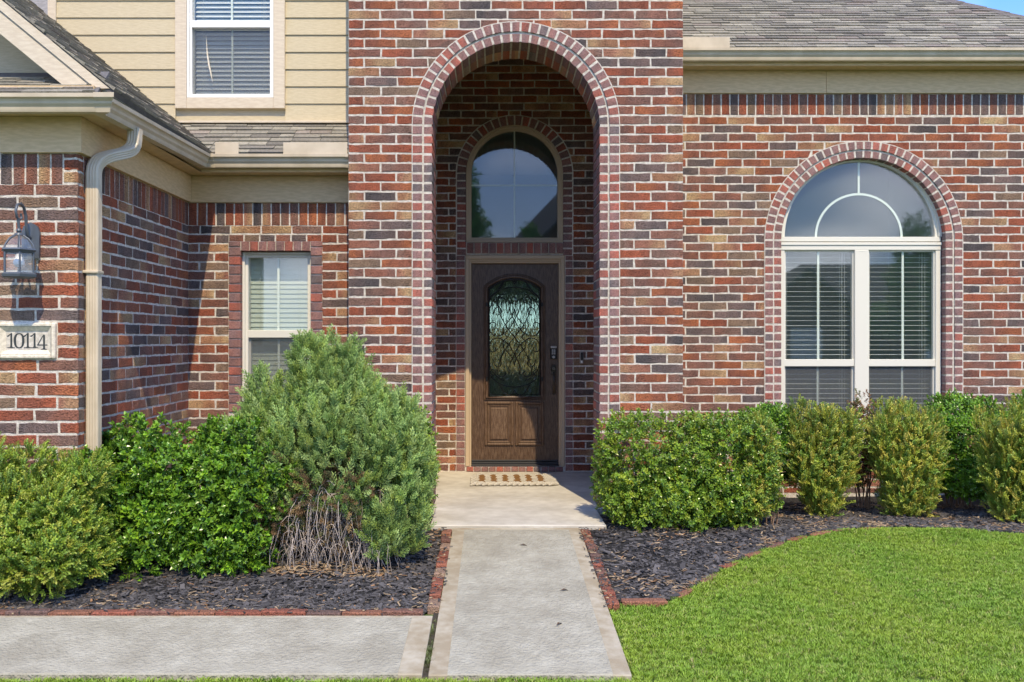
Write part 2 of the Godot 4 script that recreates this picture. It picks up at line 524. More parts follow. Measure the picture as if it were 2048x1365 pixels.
func over(parent: Node, fr: Transform3D, l: float, r: float, a: float, b: float, hole: Callable) -> void:   # cut bricks that close the course over the top of an opening
	var count := maxi(int(round((r - l) / 0.14)), 1)
	for i in count:
		var xs := [lerpf(l, r, float(i) / count) + JOINT * 0.5, lerpf(l, r, float(i + 1) / count) - JOINT * 0.5]
		var ys := []
		for x in xs:
			var lo := a
			var hi := b
			for k in 12:
				var mid := (lo + hi) * 0.5
				var w: Array = hole.call(mid)
				if w.is_empty() or x < w[0] or x > w[1]: hi = mid
				else: lo = mid
			ys.append(hi)
		if b - minf(ys[0], ys[1]) < 0.014: continue
		var q := PackedVector2Array([Vector2(xs[0], minf(ys[0], b - 0.006)), Vector2(xs[1], minf(ys[1], b - 0.006)), Vector2(xs[1], b), Vector2(xs[0], b)])
		lay("brick", parent, fr, q, 0.004, 0.004, 0.004, 0.001, 2, 0.002, tone(TONES))

func soldiers(parent: Node, fr: Transform3D, x0: float, x1: float, y0: float, y1: float) -> void:
	var count := int(round((x1 - x0) / 0.083))
	var w := (x1 - x0) / count
	for i in count:
		var l := x0 + i * w + 0.006
		var r := x0 + (i + 1) * w - 0.006
		lay("brick", parent, fr, PackedVector2Array([Vector2(l, y0), Vector2(r, y0), Vector2(r, y1), Vector2(l, y1)]), 0.004, 0.004, 0.004, 0.002, 2, 0.003, tone(TONES))

func ring(parent: Node, fr: Transform3D, cx: float, ys: float, r0: float, r1: float, base: float, db: float, back: float, rows := 1, legs := true) -> void:   # a ring of headers over a round arch, going on down both jambs
	var count := int(round(PI * (r0 + r1) * 0.5 / COURSE))
	var g := 0.0088
	for layer in rows:
		var f := fr.translated_local(Vector3(0, 0, -layer * (back + 0.012)))
		var d := db if layer == 0 else 0.0
		for i in count:
			var a0 := PI * i / count
			var a1 := PI * (i + 1) / count
			var gi := g / r0
			var go := g / r1
			var q := PackedVector2Array()
			for pr in [[r0, a1 - gi], [r0, a0 + gi], [r1 - 0.013, a0 + go], [r1 - 0.013, a1 - go]]:
				q.append(Vector2(cx + cos(pr[1]) * pr[0], ys + sin(pr[1]) * pr[0]))
			lay("header", parent, f, q, d + rf(-0.001, 0.001), d + rf(-0.001, 0.001), back, 0.0016, 2, 0.003, tone(HEADTONES if layer == 0 else TONES))
		if legs:
			var y := ys - COURSE
			while y > base - 0.03:
				for s in [-1.0, 1.0]:
					var l: float = cx + s * r0
					var r: float = cx + s * (r1 - 0.013)
					var lo := maxf(y + g, base)
					var q := PackedVector2Array([Vector2(minf(l, r), lo), Vector2(maxf(l, r), lo), Vector2(maxf(l, r), y + COURSE - g), Vector2(minf(l, r), y + COURSE - g)])
					lay("header", parent, f, q, d + rf(-0.001, 0.001), d + rf(-0.001, 0.001), back, 0.0016, 2, 0.003, tone(HEADTONES))
				y -= COURSE

func ring_mortar(parent: Node, fr: Transform3D, cx: float, ys: float, r0: float, r1: float, base: float, d: float) -> void:
	var p := PackedVector2Array([Vector2(cx + r1, base)])
	for i in 41: p.append(Vector2(cx + cos(PI * i / 40.0) * r1, ys + sin(PI * i / 40.0) * r1))
	p.append(Vector2(cx - r1, base)); p.append(Vector2(cx - r0, base))
	for i in 41: p.append(Vector2(cx - cos(PI * i / 40.0) * r0, ys + sin(PI * i / 40.0) * r0))
	p.append(Vector2(cx + r0, base))
	var m := Mb.new()
	m.extr(p, fr, -0.002, d)
	obj("ring_mortar", m, M.mortar, parent)

func arch_hole(cx: float, ys: float, r: float, base: float) -> Callable:
	return func(y: float) -> Array:
		if y < base or y >= ys + r: return []
		var w := r if y <= ys else sqrt(r * r - (y - ys) * (y - ys))
		return [cx - w, cx + w]

func rect_hole(x0: float, x1: float, y0: float, y1: float) -> Callable:
	return func(y: float) -> Array: return [x0, x1] if y > y0 and y < y1 else []

func half_arch(cx: float, ys: float, r: float, base: float, s: float) -> PackedVector2Array:   # one side of an arched opening, from the top down to its foot
	var p := PackedVector2Array()
	for i in 25:
		var a := PI * 0.5 * (1.0 - i / 24.0)
		p.append(Vector2(cx + s * cos(a) * r, ys + sin(a) * r))
	p.append(Vector2(cx + s * r, base))
	return p

func front(d: float) -> Transform3D:   # a wall that faces the garden
	return Transform3D(Basis.IDENTITY, Vector3(0, 0, -d))

func roof_frame(origin: Vector3, along: Vector3, up: Vector3) -> Transform3D:
	return Transform3D(Basis(along, up, along.cross(up)), origin)

const SHINGLES := [[5, [0.368, 0.343, 0.275], [0.405, 0.376, 0.297]], [4, [0.305, 0.281, 0.229], [0.330, 0.305, 0.244]], [3, [0.427, 0.397, 0.312], [0.394, 0.365, 0.285]], [2, [0.240, 0.224, 0.187], [0.267, 0.245, 0.203]], [2, [0.330, 0.283, 0.234], [0.353, 0.305, 0.249]]]

func shingle_roof(parent: Node, fr: Transform3D, rows: int, limits: Callable, step := 0.082) -> void:   # limits: height up the slope -> [left, right]
	for k in rows:
		var v := k * step
		var b: Array = limits.call(v)
		var t: Array = limits.call(v + step)
		var x: float = minf(b[0], t[0]) - rf(0.0, 0.3)
		var end: float = maxf(b[1], t[1])
		while x < end:
			var w := rf(0.12, 0.30)
			var thick := 0.006 + (0.006 if rng.randf() < 0.5 else 0.0)
			var l := x
			var r := minf(x + w, end)
			var q := PackedVector2Array([Vector2(clampf(l, b[0], b[1]), v), Vector2(clampf(r, b[0], b[1]), v), Vector2(clampf(r, t[0], t[1]), v + step + 0.02), Vector2(clampf(l, t[0], t[1]), v + step + 0.02)])
			x += w + 0.004
			if q[1].x - q[0].x < 0.02 and q[2].x - q[3].x < 0.02: continue
			q[1].x = maxf(q[1].x, q[0].x + 0.004); q[2].x = maxf(q[2].x, q[3].x + 0.004)
			lay("shingle", parent, fr, q, thick + 0.008, 0.003, 0.001, 0.0016, 1, 0.0015, tone(SHINGLES))

# ---------------------------------------------------------------- ground
func grade(z: float) -> float:   # height of the garden: it falls towards the street
	var d := -z
	if d > 7.05: return -0.045 - 0.05 * minf(d - 7.05, 1.2)
	return -0.045 - 0.058 * (7.05 - maxf(d, 1.0))

const EDGE := [[0.60, 5.30], [0.766, 5.44], [1.057, 5.48], [1.31, 5.806], [1.604, 6.21], [1.795, 6.41], [2.10, 6.72], [2.496, 7.0], [2.86, 7.14], [3.19, 7.19], [3.56, 7.14], [4.03, 6.95], [5.0, 6.55], [6.5, 5.8], [9.0, 4.5]]

func lawn_edge(x: float) -> float:   # how far from the camera the grass reaches
	for i in EDGE.size() - 1:
		if x <= EDGE[i + 1][0]:
			return lerpf(EDGE[i][1], EDGE[i + 1][1], clampf((x - EDGE[i][0]) / (EDGE[i + 1][0] - EDGE[i][0]), 0.0, 1.0))
	return 4.5

func is_lawn(x: float, d: float) -> bool:
	if d < 4.385 + 0.02 * sin(x * 9.0) + 0.012 * sin(x * 23.0): return true
	return x > 0.672 + 0.012 * sin(d * 17.0) and d < lawn_edge(x) - 0.02

func ground() -> void:
	var m := Mb.new()
	var zs := [120.0, 60.0, 30.0, 16.0, 8.0, 2.0, -1.0, -2.5, -4.0, -5.5, -7.05, -8.25, -12.0, -30.0, -150.0]
	var xs := [-160.0, -40.0, -10.0, -4.0, 0.0, 4.0, 10.0, 40.0, 160.0]
	for i in zs.size() - 1:
		for j in xs.size() - 1:
			m.quad(Vector3(xs[j], grade(zs[i]) - 0.005, zs[i]), Vector3(xs[j + 1], grade(zs[i]) - 0.005, zs[i]), Vector3(xs[j + 1], grade(zs[i + 1]) - 0.005, zs[i + 1]), Vector3(xs[j], grade(zs[i + 1]) - 0.005, zs[i + 1]))
	obj("ground", m, M.lawn_soil, self).set_meta("kind", "structure")
	m = Mb.new()
	m.box(Vector3(-150, -0.46, 9.0), Vector3(150, -0.392, 16.0))
	obj("road", m, M.asphalt, self).set_meta("kind", "structure")
	# beds
	var nz := FastNoiseLite.new()
	nz.seed = 5
	nz.frequency = 0.9
	for side in 2:
		m = Mb.new()
		var nx := 44 if side == 0 else 48
		var x0 := -4.6 if side == 0 else 0.735
		var x1 := -0.378 if side == 0 else 6.4
		for i in nx:
			for j in 26:
				var c := []
				for q in [[0, 0], [1, 0], [1, 1], [0, 1]]:
					var x := lerpf(x0, x1, float(i + q[0]) / nx)
					var d0 := 5.272 if side == 0 else lawn_edge(x) - 0.02
					c.append(Vector3(x, 0, -lerpf(d0, 9.0, float(j + q[1]) / 26.0)))
				for q in 4: c[q].y = bed_height(c[q].x, c[q].z, nz)
				m.quad(c[0], c[1], c[2], c[3])
		obj("mulch_bed", m, M.mulch_soil, self).set_meta("kind", "structure")
	# walk: a broomed field inside a trowelled margin
	var w := thing_structure("front_walk")
	walk_slab("trowelled_margin", M.trowelled_concrete, -0.312, -0.222, 4.385, 7.05, 0.0, w)
	walk_slab("trowelled_margin", M.trowelled_concrete, 0.575, 0.662, 4.385, 7.05, 0.0, w)
	walk_slab("trowelled_margin", M.trowelled_concrete, -0.222, 0.575, 6.985, 7.05, 0.0, w)
	walk_slab("broomed_field", M.broom_concrete, -0.222, 0.575, 4.385, 6.985, 0.003, w)
	w = thing_structure("garden_path")
	walk_slab("trowelled_margin", M.trowelled_concrete, -0.458, -0.343, 4.385, 5.162, 0.004, w)
	walk_slab("trowelled_margin", M.trowelled_concrete, -7.0, -0.458, 5.13, 5.162, 0.004, w)
	walk_slab("broomed_field", M.broom_concrete, -7.0, -0.458, 4.385, 5.13, 0.006, w)
	w = thing_structure("joint_soil")
	walk_slab("packed_soil", M.joint_earth, -0.343, -0.312, 4.385, 5.25, -0.012, w)
	m = Mb.new()
	m.box(Vector3(-0.492, -0.35, -7.77), Vector3(0.872, 0.0, -7.055), 0.008)
	m.box(Vector3(-0.515, -0.35, -8.24), Vector3(0.895, -0.001, -7.772))
	m.box(Vector3(-0.68, -0.35, -9.90), Vector3(1.14, 0.0, -8.242))
	obj("porch_slab", m, M.porch_concrete, self).set_meta("kind", "structure")

func thing_structure(called: String) -> Node3D:
	var o := Node3D.new()
	o.name = numbered(called)
	add_child(o)
	o.set_meta("kind", "structure")
	return o

func walk_slab(called: String, mt: Material, x0: float, x1: float, d0: float, d1: float, lift: float, parent: Node) -> void:
	var m := Mb.new()
	var y0 := -0.02 - 0.058 * (7.05 - d0) + lift
	var y1 := -0.02 - 0.058 * (7.05 - d1) + lift
	# looking along -x the outline is (z, y)
	var fr := Transform3D(Basis(Vector3(0, 0, -1), Vector3.UP, Vector3.RIGHT), Vector3.ZERO)
	m.extr(PackedVector2Array([Vector2(d0, y0 - 0.12), Vector2(d1, y1 - 0.12), Vector2(d1, y1 - 0.004), Vector2(d1 - 0.004, y1), Vector2(d0 + 0.006, y0), Vector2(d0, y0 - 0.006)]), fr, x0, x1)
	obj(called, m, mt, parent)

func bed_height(x: float, z: float, nz: FastNoiseLite) -> float:
	var d := -z
	var inside := minf(d - (lawn_edge(x) if x > 0.0 else 5.27), (x - 0.735) if x > 0.0 else -0.38 - x)
	var rise := smoothstep(0.0, 0.35, inside)
	return grade(z) + 0.006 + rise * (0.018 + 0.030 * nz.get_noise_2d(x * 2.2, z * 2.2)) + 0.010 * smoothstep(0.0, 0.1, inside) * nz.get_noise_2d(x * 9.0, z * 9.0)

# ---------------------------------------------------------------- the house: walls
func walls() -> void:
	var A := front(5.93)
	var R := front(8.09)
	var P := front(7.77)
	var Wl := front(8.82)
	var D := front(9.89)
	# portal with its arch
	var pw := part("portal_wall", house)
	var m := Mb.new()
	for s in [-1.0, 1.0]:
		var p := half_arch(0.19, 3.248, 0.716, -0.35, s)
		p.append(Vector2(-1.231 if s < 0 else 1.609, -0.35)); p.append(Vector2(-1.231 if s < 0 else 1.609, 6.4)); p.append(Vector2(0.19, 6.4))
		m.extr(p, P, -0.475, 0.0)
	m.box(Vector3(-1.231, -0.35, -9.89), Vector3(-1.0, 6.4, -8.245))
	m.box(Vector3(1.40, -0.35, -9.89), Vector3(1.609, 6.4, -8.245))
	obj("mortar", m, M.mortar, pw)
	m = Mb.new()
	m.box(Vector3(-1.225, -0.35, -7.79), Vector3(-0.512, 0.0, -7.764), 0.004)
	obj("concrete_plinth", m, M.porch_concrete, pw)
	m = Mb.new()
	m.box(Vector3(0.892, -0.35, -7.79), Vector3(1.603, 0.0, -7.764), 0.004)
	obj("concrete_plinth", m, M.porch_concrete, pw)
	field(pw, P, -1.231, 1.609, 0.0, 5.0, [arch_hole(0.19, 3.248, 0.882, -1.0)], 0.0)
	ring(pw, P, 0.19, 3.248, 0.709, 0.795, 0.0, 0.002, 0.226, 2)
	ring(pw, P, 0.19, 3.248, 0.797, 0.890, 0.0, 0.015, 0.015)
	ring_mortar(pw, P, 0.19, 3.248, 0.798, 0.884, 0.0, 0.0125)
	# porch side walls and ceiling
	m = Mb.new()
	m.box(Vector3(-1.0, -0.35, -9.89), Vector3(-0.68, 4.62, -8.245))
	m.box(Vector3(1.14, -0.35, -9.89), Vector3(1.40, 4.62, -8.245))
	obj("porch_side_mortar", m, M.mortar, pw)
	for k in 2:
		var fr := Transform3D(Basis(Vector3(0, 0, -1), Vector3.UP, Vector3.RIGHT), Vector3(-0.68, 0, -8.25)) if k == 0 else Transform3D(Basis(Vector3(0, 0, 1), Vector3.UP, Vector3.LEFT), Vector3(1.14, 0, -9.88))
		field(pw, fr, 0.0, 1.63, 0.0, 4.6, [])
	m = Mb.new()
	m.box(Vector3(-1.0, 4.62, -9.9), Vector3(1.4, 4.72, -8.245))
	obj("porch_ceiling", m, M.shade_warmed_paint, pw)
	m = Mb.new()
	m.box(Vector3(-1.231, 6.4, -11.5), Vector3(1.609, 6.5, -7.77))
	obj("portal_cap", m, M.far_roof, pw)
	# wall round the door
	var dw := part("door_wall", house)
	m = Mb.new()
	for s in [-1.0, 1.0]:
		var p := half_arch(0.2275, 3.227, 0.531, 2.485, s)
		p.append(Vector2(0.2275, 2.485)); p.append(Vector2(0.2275, 2.345)); p.append(Vector2(0.2335 + s * 0.54, 2.345)); p.append(Vector2(0.2335 + s * 0.54, 0.055)); p.append(Vector2(0.2275, 0.055)); p.append(Vector2(0.2275, -0.35))
		var side := -0.90 if s < 0 else 1.36
		p.append(Vector2(side, -0.35)); p.append(Vector2(side, 4.9)); p.append(Vector2(0.2275, 4.9))
		m.extr(p, D, -0.24, 0.0)
	obj("mortar", m, M.mortar, dw)
	field(dw, D, -0.68, 1.14, 0.0, 4.6, [arch_hole(0.2275, 3.227, 0.635, -1.0)], 0.06)
	ring(dw, D, 0.2275, 3.227, 0.525, 0.635, 2.34, 0.006, 0.11, 1, true)
	var y := 2.34 - 0.004
	for s in [-1.0, 1.0]:
		var yy := 0.004
		while yy < 2.3:
			var l: float = 0.2335 + s * 0.545
			var r: float = 0.2275 + s * 0.629
			lay("header", dw, D, PackedVector2Array([Vector2(minf(l, r), yy + 0.006), Vector2(maxf(l, r), yy + 0.006), Vector2(maxf(l, r), minf(yy + 0.0753, 2.335)), Vector2(minf(l, r), minf(yy + 0.0753, 2.335))]), 0.006, 0.006, 0.11, 0.0016, 2, 0.003, tone(HEADTONES))
			yy += COURSE
	for i in 13:   # sills of upright headers under the window and under the door
		var l := -0.292 + i * 0.0805
		lay("header", dw, D, PackedVector2Array([Vector2(l + 0.006, 2.362), Vector2(l + 0.0745, 2.362), Vector2(l + 0.0745, 2.47), Vector2(l + 0.006, 2.47)]), 0.020, 0.032, 0.11, 0.0016, 2, 0.003, tone(HEADTONES))
		lay("header", dw, D, PackedVector2Array([Vector2(l + 0.003, 0.004), Vector2(l + 0.0745, 0.004), Vector2(l + 0.0745, 0.052), Vector2(l + 0.003, 0.052)]), 0.024, 0.018, 0.05, 0.0016, 2, 0.003, tone(HEADTONES))
	# right wall with the arched window
	var rw := part("right_wall", house)
	m = Mb.new()
	for s in [-1.0, 1.0]:
		var p := half_arch(3.568, 2.387, 0.799, 0.40, s)
		p.append(Vector2(3.568, 0.40)); p.append(Vector2(3.568, -0.35))
		var side := 1.60 if s < 0 else 6.20
		p.append(Vector2(side, -0.35)); p.append(Vector2(side, 4.02)); p.append(Vector2(3.568, 4.02))
		m.extr(p, Wl, -0.20, 0.0)
	m.box(Vector3(6.0, -0.35, -13.0), Vector3(6.20, 4.02, -9.02))
	obj("mortar", m, M.mortar, rw)
	field(rw, Wl, 1.609, 6.20, -0.05, 3.59, [arch_hole(3.568, 2.387, 0.957, 0.25)], 0.11)
	soldiers(rw, Wl, 1.612, 6.20, 3.597, 3.795)
	ring(rw, Wl, 3.568, 2.387, 0.792, 0.874, 0.40, 0.002, 0.10)
	ring(rw, Wl, 3.568, 2.387, 0.876, 0.964, 0.25, 0.014, 0.015)
	ring_mortar(rw, Wl, 3.568, 2.387, 0.877, 0.958, 0.25, 0.0115)
	for i in 20:
		var l := 2.70 + i * 0.0868
		lay("header", rw, Wl, PackedVector2Array([Vector2(l + 0.004, 0.285), Vector2(l + 0.082, 0.285), Vector2(l + 0.082, 0.395), Vector2(l + 0.004, 0.395)]), 0.05, 0.04, 0.09, 0.0016, 2, 0.003, tone(HEADTONES))
	m = Mb.new()
	m.box(Vector3(1.61, 3.80, -8.83), Vector3(3.20, 4.02, -8.795), 0.002)
	m.box(Vector3(3.203, 3.80, -8.83), Vector3(6.22, 4.02, -8.795), 0.002)
	obj("frieze_board", m, M.shade_warmed_paint, rw)
	# recessed wall with the small window
	var cw := part("recessed_wall", house)
	m = Mb.new()
	m.extr(PackedVector2Array([Vector2(-2.72, -0.35), Vector2(-2.245, -0.35), Vector2(-2.245, 2.88), Vector2(-2.72, 2.88)]), R, -0.2, 0.0)
	m.extr(PackedVector2Array([Vector2(-1.608, -0.35), Vector2(-1.22, -0.35), Vector2(-1.22, 2.88), Vector2(-1.608, 2.88)]), R, -0.2, 0.0)
	m.extr(PackedVector2Array([Vector2(-2.245, -0.35), Vector2(-1.608, -0.35), Vector2(-1.608, 0.78), Vector2(-2.245, 0.78)]), R, -0.2, 0.0)
	m.extr(PackedVector2Array([Vector2(-2.245, 2.217), Vector2(-1.608, 2.217), Vector2(-1.608, 2.88), Vector2(-2.245, 2.88)]), R, -0.2, 0.0)
	obj("mortar", m, M.mortar, cw)
	field(cw, R, -2.70, -1.232, -0.05, 2.435, [rect_hole(-2.345, -1.515, 0.70, 2.30)], 0.1)
	soldiers(cw, R, -2.70, -1.234, 2.440, 2.636)
	for s in [-1.0, 1.0]:
		var yy := 0.785
		while yy < 2.29:
			var l: float = -1.927 + s * 0.311
			var r: float = -1.927 + s * 0.412
			lay("header", cw, R, PackedVector2Array([Vector2(minf(l, r), yy + 0.006), Vector2(maxf(l, r), yy + 0.006), Vector2(maxf(l, r), minf(yy + 0.0753, 2.296)), Vector2(minf(l, r), minf(yy + 0.0753, 2.296))]), 0.012, 0.012, 0.09, 0.0016, 2, 0.003, tone(HEADTONES))
			yy += COURSE
	for i in 8:
		var l := -2.233 + i * 0.0768
		lay("header", cw, R, PackedVector2Array([Vector2(l + 0.004, 2.214), Vector2(l + 0.0728, 2.214), Vector2(l + 0.0728, 2.296), Vector2(l + 0.004, 2.296)]), 0.013, 0.013, 0.09, 0.0016, 2, 0.003, tone(HEADTONES))
		lay("header", cw, R, PackedVector2Array([Vector2(l + 0.004, 0.70), Vector2(l + 0.0728, 0.70), Vector2(l + 0.0728, 0.775), Vector2(l + 0.004, 0.775)]), 0.03, 0.02, 0.07, 0.0016, 2, 0.003, tone(HEADTONES))
	m = Mb.new()
	m.box(Vector3(-2.68, 2.64, -8.10), Vector3(-1.233, 2.874, -8.065), 0.002)
	obj("frieze_board", m, M.shade_warmed_paint, cw)
	# garage block: front and the side that returns to the recess
	var gw := part("garage_wall", house)
	m = Mb.new()
	m.box(Vector3(-5.2, -0.35, -6.13), Vector3(-2.70, 2.88, -5.93))
	m.box(Vector3(-2.90, -0.35, -8.09), Vector3(-2.70, 2.88, -6.132))
	obj("mortar", m, M.mortar, gw)
	field(gw, A, -5.2, -2.693, -0.05, 2.435, [rect_hole(-3.225, -2.826, 1.302, 1.546)], 0.075)
	soldiers(gw, A, -3.20, -2.79, 2.440, 2.636)
	field(gw, A, -5.2, -3.205, 2.436, 2.70, [])
	field(gw, A, -2.785, -2.693, 2.436, 2.636, [])
	var side := Transform3D(Basis(Vector3(0, 0, -1), Vector3.UP, Vector3.RIGHT), Vector3(-2.70, 0, -5.93))
	field(gw, side, 0.0, 2.152, -0.05, 2.435, [], 0.1)
	soldiers(gw, side, 0.09, 2.152, 2.440, 2.636)
	field(gw, side, 0.0, 0.086, 2.436, 2.636, [])
	m = Mb.new()
	m.box(Vector3(-3.19, 2.64, -5.96), Vector3(-2.662, 2.874, -5.905), 0.002)
	obj("frieze_board", m, M.shade_warmed_paint, gw)
	m = Mb.new()
	m.box(Vector3(-2.72, 2.64, -8.06), Vector3(-2.664, 2.873, -5.963), 0.002)
	obj("frieze_board", m, M.shade_warmed_paint, gw)

# ---------------------------------------------------------------- eaves, gutters, roofs, siding
func eaves() -> void:
	var m := Mb.new()
	for b in [[Vector3(-5.2, 2.876, -6.0), Vector3(-2.52, 2.89, -5.745)], [Vector3(-2.72, 2.876, -8.1), Vector3(-2.52, 2.8895, -6.0)], [Vector3(-2.52, 2.876, -8.1), Vector3(-1.233, 2.8893, -7.90)], [Vector3(1.611, 4.022, -8.84), Vector3(6.4, 4.035, -8.63)]]:
		m = Mb.new()
		m.box(b[0], b[1])
		obj("soffit", m, M.shade_warmed_paint, house)
	var fas := PackedVector2Array([Vector2(-0.018, 0.0), Vector2(0.0, 0.0), Vector2(0.0, 0.16), Vector2(-0.018, 0.16)])
	var k := PackedVector2Array([Vector2(0.003, 0.03), Vector2(0.064, 0.03), Vector2(0.068, 0.042), Vector2(0.072, 0.060), Vector2(0.086, 0.078), Vector2(0.089, 0.092), Vector2(0.096, 0.104), Vector2(0.111, 0.112), Vector2(0.113, 0.136), Vector2(0.105, 0.138), Vector2(0.102, 0.118), Vector2(0.088, 0.110), Vector2(0.080, 0.095), Vector2(0.078, 0.082), Vector2(0.064, 0.064), Vector2(0.058, 0.036), Vector2(0.007, 0.036), Vector2(0.007, 0.138), Vector2(0.003, 0.138)])
	var runs := [   # frame, from, to, mitres
		[Transform3D(Basis.IDENTITY, Vector3(0, 2.822, -5.765)), -5.2, -2.52, 0.0, 1.0],
		[Transform3D(Basis(Vector3(0, 0.0245, -1), Vector3.UP, Vector3.RIGHT), Vector3(-2.52, 2.822 - 0.0245 * 5.765, 0)), 5.765, 7.885, -1.0, -1.0],
		[Transform3D(Basis.IDENTITY, Vector3(0, 2.874, -7.885)), -2.52, -1.236, 1.0, 0.0],
		[Transform3D(Basis.IDENTITY, Vector3(0, 4.012, -8.62)), 1.613, 6.35, 0.0, 0.0]]
	for r in runs:
		m = Mb.new()
		var level := Transform3D(Basis(Vector3(r[0].basis.x.x, 0, r[0].basis.x.z), Vector3.UP, r[0].basis.z), Vector3(r[0].origin.x, 4.012 if r[0].origin.y > 3.5 else 2.874, r[0].origin.z))
		m.sweep(fas, level, r[1], r[2], r[3], r[4])
		obj("fascia_board", m, M.shade_warmed_paint, house)
		m = Mb.new()
		m.sweep(k, r[0], r[1], r[2], r[3], r[4])
		obj("gutter", m, M.gutter_metal, house)
	# end cap and seam collars
	for b in [[-2.405, 2.905, -7.778, -2.385], [-1.262, 2.905, -7.768, -1.240]]:
		m = Mb.new()
		m.sweep(PackedVector2Array([Vector2(0.004, 0.027), Vector2(0.067, 0.027), Vector2(0.075, 0.060), Vector2(0.089, 0.077), Vector2(0.092, 0.091), Vector2(0.115, 0.110), Vector2(0.116, 0.139), Vector2(0.004, 0.139)]), runs[2][0], b[0], b[3], 0.0, 0.0)
		obj("gutter_seam", m, M.gutter_metal, house)
	m = Mb.new()
	m.sweep(PackedVector2Array([Vector2(0.004, 0.027), Vector2(0.067, 0.027), Vector2(0.075, 0.060), Vector2(0.089, 0.077), Vector2(0.092, 0.091), Vector2(0.115, 0.110), Vector2(0.116, 0.139), Vector2(0.004, 0.139)]), runs[0][0], -2.475, -2.45, 0.0, 0.9)
	obj("gutter_seam", m, M.gutter_metal, house)
	# splash guards that stand on the gutter lips
	for b in [[-2.37, -2.17, -7.782, 3.008], [-1.79, -1.245, -7.782, 3.008], [1.66, 2.20, -8.514, 4.146]]:
		m = Mb.new()
		m.box(Vector3(b[0], b[3], b[2] - 0.004), Vector3(b[1], b[3] + 0.10, b[2]), 0.001)
		if b[0] < -2.3 or b[0] > 0: m.box(Vector3(b[0], b[3], b[2] - 0.07), Vector3(b[0] + 0.004, b[3] + 0.10, b[2] - 0.005), 0.001)
		obj("splash_guard", m, M.gutter_metal, house)
	# downspout with two elbows
	var path := PackedVector3Array([Vector3(-2.462, 2.875, -6.28), Vector3(-2.462, 2.80, -6.27)])
	for i in 14:
		var t := (i + 1) / 14.0
		var b0 := Vector3(-2.462, 2.80, -6.27)
		var b1 := Vector3(-2.462, 2.64, -6.27)
		var b2 := Vector3(-2.645, 2.71, -6.05)
		var b3 := Vector3(-2.645, 2.53, -6.05)
		path.append(b0 * pow(1 - t, 3) + b1 * 3 * t * pow(1 - t, 2) + b2 * 3 * t * t * (1 - t) + b3 * t * t * t)
	m = Mb.new()
	pipe(m, path, 0.044, 0.036)
	obj("downspout_elbow", m, M.gutter_metal, house)
	m = Mb.new()
	pipe(m, PackedVector3Array([Vector3(-2.645, 2.535, -6.05), Vector3(-2.645, 1.86, -6.05)]), 0.0445, 0.0365)
	obj("downspout", m, M.gutter_metal, house)
	m = Mb.new()
	pipe(m, PackedVector3Array([Vector3(-2.645, 1.858, -6.05), Vector3(-2.645, -0.1, -6.05)]), 0.0425, 0.0345)
	obj("downspout", m, M.gutter_metal, house)
	m = Mb.new()
	m.box(Vector3(-2.70, 1.868, -6.10), Vector3(-2.598, 1.888, -6.002), 0.004)
	obj("downspout_strap", m, M.gutter_metal, house)

func pipe(m: Mb, path: PackedVector3Array, hw: float, hd: float) -> void:   # a corrugated rectangular pipe: a ribbed outline carried along a path
	var prof := PackedVector2Array()
	for e in 4:
		var a: Vector2 = [Vector2(-hw, hd), Vector2(hw, hd), Vector2(hw, -hd), Vector2(-hw, -hd)][e]
		var b: Vector2 = [Vector2(hw, hd), Vector2(hw, -hd), Vector2(-hw, -hd), Vector2(-hw, hd)][e]
		var nn: Vector2 = Vector2(-(b - a).y, (b - a).x).normalized() * -1.0
		for i in 9:
			var t := 0.08 + 0.84 * i / 8.0
			prof.append(a.lerp(b, t) + nn * (0.0 if i % 2 else 0.003))
	var rings := []
	for i in path.size():
		var t := (path[mini(i + 1, path.size() - 1)] - path[maxi(i - 1, 0)]).normalized()
		var x := (Vector3.RIGHT - t * t.dot(Vector3.RIGHT)).normalized()
		if absf(t.x) > 0.9: x = Vector3.UP
		var z := x.cross(-t).normalized() * -1.0
		if z.z < 0: z = -z
		var ring := []
		for p in prof: ring.append(path[i] + x * p.x + z * p.y)
		rings.append(ring)
	for i in path.size() - 1:
		var mid := (path[i] + path[i + 1]) * 0.5
		for s in prof.size():
			var s2 := (s + 1) % prof.size()
			var away: Vector3 = (rings[i][s] + rings[i][s2]) * 0.5 - mid
			m.face(rings[i][s], rings[i][s2], rings[i + 1][s2], away); m.face(rings[i][s], rings[i + 1][s2], rings[i + 1][s], away)

